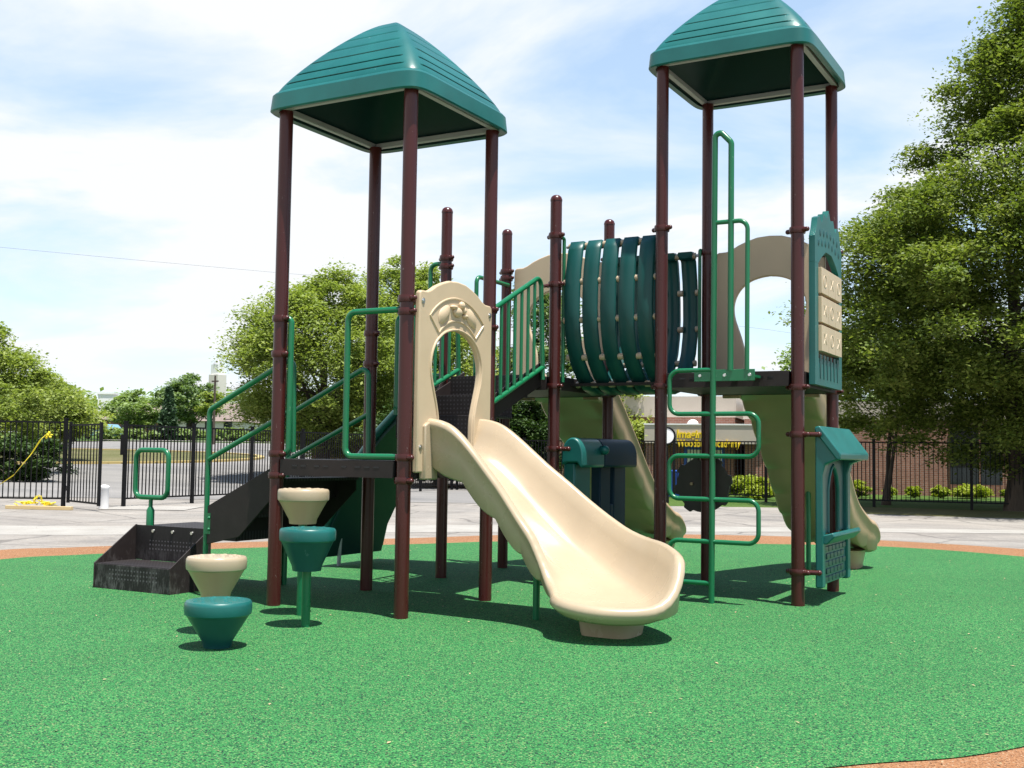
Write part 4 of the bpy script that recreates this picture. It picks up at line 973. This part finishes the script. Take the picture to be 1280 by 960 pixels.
c0, c1 = xat(806, -1.3), xat(958, -1.3)
can = lbox(xf, c0, c1, -1.5, -.02, 1.95, 2.72, 'canopy', 'tan fascia', SB)
lbox(xf, c0-.03, c1+.03, -1.53, -.02, 2.72, 2.78, 'coping', 'white paint', SB)
for px in (812, 950): lbox(xf, xat(px, -1.2)-.15, xat(px, -1.2)+.15, -1.35, -1.05, -.3, 1.948, 'pillar', 'red brick', SB)
dr = lbox(xf, xat(855), xat(906), -.05, -.004, -.3, 1.9, 'entrance_door', 'blue paint', SB)
for px0, px1 in ((860, 878), (884, 902)): lbox(xf, xat(px0), xat(px1), -.062, -.052, .1, 1.7, 'glazing', 'white paint', SB)
lbox(xf, xat(934), xat(962), -.05, -.004, -.3, 1.75, 'dark_doorway', 'dark opening', SB)
for px in (836, 866, 912): 
    pass
def dome(px, z):
    w = xf(Vector((xat(px), -.6, z))); m = MB(); m.lathe([(.22, 0), (.24, .04), (.20, .12), (.11, .19), (.02, .21)], w.x, w.y, 18, z); return m
dome(868, 2.775).build('roof_vent', 'white paint', SB)
def sign(text, px0, px1, z, h, y=-1.535):
    cu = bpy.data.curves.new('sign_letters', 'FONT'); cu.body = text; cu.size = 1.0; cu.extrude = .03; cu.offset = .030
    o = bpy.data.objects.new('tmp_sign', cu); COL.objects.link(o); dg = bpy.context.evaluated_depsgraph_get(); me = bpy.data.meshes.new_from_object(o.evaluated_get(dg)); bpy.data.objects.remove(o)
    co = np.array([v.co[:] for v in me.vertices]); wx = co[:, 0].max()-co[:, 0].min()
    x0 = xat(px0, y); x1 = xat(px1, y); sx = (x1-x0)/wx; sy = h/.72
    for v in me.vertices:
        v.co = (xf(Vector((x0+(v.co.x-co[:, 0].min())*sx, y-v.co.z*1.0, z+v.co.y*sy)))-WPOS[SB.name])
    me.materials.clear(); me.materials.append(MAT['sign yellow'])
    o = bpy.data.objects.new('sign_letters', me); COL.objects.link(o); o.parent = SB; return o
sign('Imagine', 846, 884, 2.19, .33); sign('Woodbury Academy', 846, 926, 1.82, .30)
xf, L = wallxf(9.7, 47.0, 34, 40.5)           # right wing
w0 = lbox(xf, 0, L, 0, 10, -.3, 3.0, 'wall', 'red brick', SB)
lbox(xf, -.05, L+.05, -.06, 10.05, 3.0, 3.75, 'roof_band', 'tan fascia', SB)
for px0, px1 in ((1187, 1222), (1226, 1253)):
    lbox(xf, xat(px0), xat(px1), -.08, -.004, .45, 1.15, 'window', 'glass', SB); lbox(xf, xat(px0), xat(px1), -.09, -.004, 1.155, 2.75, 'spandrel', 'dark opening', SB); lbox(xf, xat(px0), xat(px1), -.09, -.004, -.3, .445, 'window_sill', 'dark brick', SB)
lbox(xf, xat(1222)+.02, xat(1226)-.0, -.12, -.004, -.3, 2.9, 'pillar', 'dark brick', SB)
# houses beyond the road
def house(px, d, w, hw, hr, dep, label, wallm, roofm, chim=None, seed=0):
    p = PX(px, d); root = thing('house', label, 'house', p); z = p.z-.2
    a_ = (px-640)/1404*d; xf, L = wallxf(a_-w/2, d, a_+w/2, d)
    lbox(xf, 0, L, 0, dep, z, z+hw, 'wall', wallm, root)
    m = MB(xf); m.prism([(-.4, z+hw+.004), (L+.4, z+hw+.004), (L*.78, z+hr), (L*.22, z+hr)], 'y', -.4, dep+.4) if False else m.loft([[(-.4, -.4, z+hw+.004), (L+.4, -.4, z+hw+.004), (L+.4, dep+.4, z+hw+.004), (-.4, dep+.4, z+hw+.004)], [(L*.2, dep*.45, z+hr), (L*.8, dep*.45, z+hr), (L*.8, dep*.55, z+hr), (L*.2, dep*.55, z+hr)]])
    r_ = m.build('roof', roofm, root, smooth=0)
    for k in range(3): lbox(xf, L*(.15+.28*k), L*(.15+.28*k)+1.0, -.06, -.004, z+.9, z+2.1, 'window', 'glass', root)
    if chim:
        cx, cw, ct = chim; lbox(xf, cx, cx+cw, .6, 2.2, z+hw*.6, z+ct, 'chimney', 'white paint', root); lbox(xf, cx-.12, cx+cw+.12, .48, 2.32, z+ct, z+ct+.25, 'chimney_cap', 'white paint', root)
    return root
house(160, 150, 13, 2.2, 4.6, 8, 'far house with a broad white chimney between the left trees', 'dark brick', 'roof shingle', (2.1, 2.1, 5.6))
house(262, 135, 8, 1.8, 4.1, 8, 'far house with a brown hipped shingle roof right of the spruce', 'cream siding', 'roof shingle')
# church steeple and utility pole
p = PX(270, 185); CH = thing('church_tower', 'tiny far church tower with a pale belfry', 'tower', p); m = MB(); m.box(p.x-1.0, p.x+1.0, p.y-1.0, p.y+1.0, p.z, p.z+10.5); m.build('shaft', 'cream siding', CH)
m = MB(); m.box(p.x-.8, p.x+.8, p.y-.8, p.y+.8, p.z+10.51, p.z+12.2); m.build('belfry', 'white paint', CH); m = MB(); m.lathe([(.9, 0), (.25, .8), (.03, 1.0)], p.x, p.y, 8, p.z+12.21); m.build('cap', 'grey galvanised', CH)
p = PX(267, 96); UP = thing('utility_pole', 'thin wooden utility pole beside the small yellow green tree', 'pole', p); m = MB(); m.lathe([(.11, 0), (.08, 5.9)], p.x, p.y, 10, p.z); m.build('shaft', 'bark', UP); m = MB(); m.box(p.x-.35, p.x+.35, p.y-.05, p.y+.05, p.z+5.35, p.z+5.47); m.build('cross_arm', 'bark', UP)
def wire(pts, label, r=.018):
    m = MB(); m.tube([Vector(q) for q in pts], r, 5); tag(m.build('power_line', 'wire black', None), label, 'power line')
def wpt(px, py, d):
    v = cF+cR*((px-640)/1404.26)-cU*((py-480)/1404.26); v /= Vector((v.x, v.y, 0)).dot(Vector((f2.x, f2.y, 0))); return CAM+v*d
wire([wpt(-150, 299, 70), wpt(0, 309, 72), wpt(170, 325, 76), wpt(360, 342, 82), wpt(480, 350, 86)], 'thin power line crossing the sky at the upper left', .008)
wire([wpt(860, 400, 90), wpt(960, 412, 90), wpt(1060, 427, 90), wpt(1130, 436, 90)], 'thin power line crossing the sky behind the tall tower', .008)

# car far away, parked
p = PX(131, 108); CA = thing('parked_car', 'small pale blue car parked far off beyond the gate', 'car', p)
X0 = p.x; Y0 = p.y; Z0 = p.z
m = MB(); m.prism([(X0-2.1, Z0+.3), (X0-2.1, Z0+.75), (X0-1.3, Z0+.9), (X0-.8, Z0+1.4), (X0+.9, Z0+1.42), (X0+1.5, Z0+.95), (X0+2.15, Z0+.85), (X0+2.15, Z0+.3)], 'y', Y0-.85, Y0+.85); m.build('body', 'car blue', CA, bevel=.08)
m = MB(); m.prism([(X0-1.1, Z0+.95), (X0-.7, Z0+1.32), (X0+.8, Z0+1.33), (X0+1.25, Z0+.95)], 'y', Y0-.87, Y0+.87); m.build('window', 'glass', CA)
for wx in (-1.35, 1.35):
    for wy in (-.8, .8):
        m = MB(); m.tube([(X0+wx, Y0+wy-.1, Z0+.32), (X0+wx, Y0+wy+.1, Z0+.32)], .32, 16); m.build('wheel', 'tyre', CA)
# blue bin and round disc behind the tall tower
p = PX(846, 39.5); m = MB(); m.loft([[(p.x-.26, p.y-.24, 0), (p.x+.26, p.y-.24, 0), (p.x+.26, p.y+.24, 0), (p.x-.26, p.y+.24, 0)], [(p.x-.32, p.y-.3, .85), (p.x+.32, p.y-.3, .85), (p.x+.32, p.y+.3, .85), (p.x-.32, p.y+.3, .85)]])
BN = tag(m.build('waste_bin', 'blue paint', None, bevel=.02), 'blue waste bin standing beyond the fence left of the gear panel', 'bin'); m = MB(); m.box(p.x-.34, p.x+.34, p.y-.32, p.y+.32, .852, .92); m.build('lid', 'blue paint', BN, bevel=.02)
p = PX(832.5, 34); DS = thing('disc_sign', 'round white disc in a black ring on a dark post before the school canopy', 'sign', (p.x, p.y, 0)); u = Vector((r2.x, r2.y, 0)); z0 = 2.02
m = MB(lambda q: Vector((p.x, p.y, z0))+u*q.x+Vector((-u.y, u.x, 0))*q.z+Vector((0, 0, q.y))); m.lathe([(.23, -.02), (.23, .02)], 0, 0, 32); m.build('disc', 'disc white', DS)
m = MB(lambda q: Vector((p.x, p.y, z0))+u*q.x+Vector((-u.y, u.x, 0))*q.z+Vector((0, 0, q.y))); m.tube([(.25*math.cos(2*math.pi*k/32), .25*math.sin(2*math.pi*k/32), 0) for k in range(32)], .035, 8, closed=True); m.build('ring', 'black paint', DS)
m = MB(); m.tube([(p.x, p.y, 0), (p.x, p.y, 1.65)], [.09, .05], 10); m.build('post', 'black paint', DS)

# ------------------------------------------------------------------ fallen bits scattered on the rubber
rng = np.random.default_rng(77); P = []
while len(P) < 1500:
    a_, d = rng.uniform(-9, 7.5), rng.uniform(3.4, 20); q = G(a_, d, 0)
    if rng.random() < .6 and not (rng.random() < .5 and d < 9): P.append((q.x, q.y, .006))
P = np.array(P); me_o = leaf_mesh('leaf_litter', 'leaf litter', None, P, .012, rng, (0, 0, 0), 6.0); struct(me_o, 'stuff')
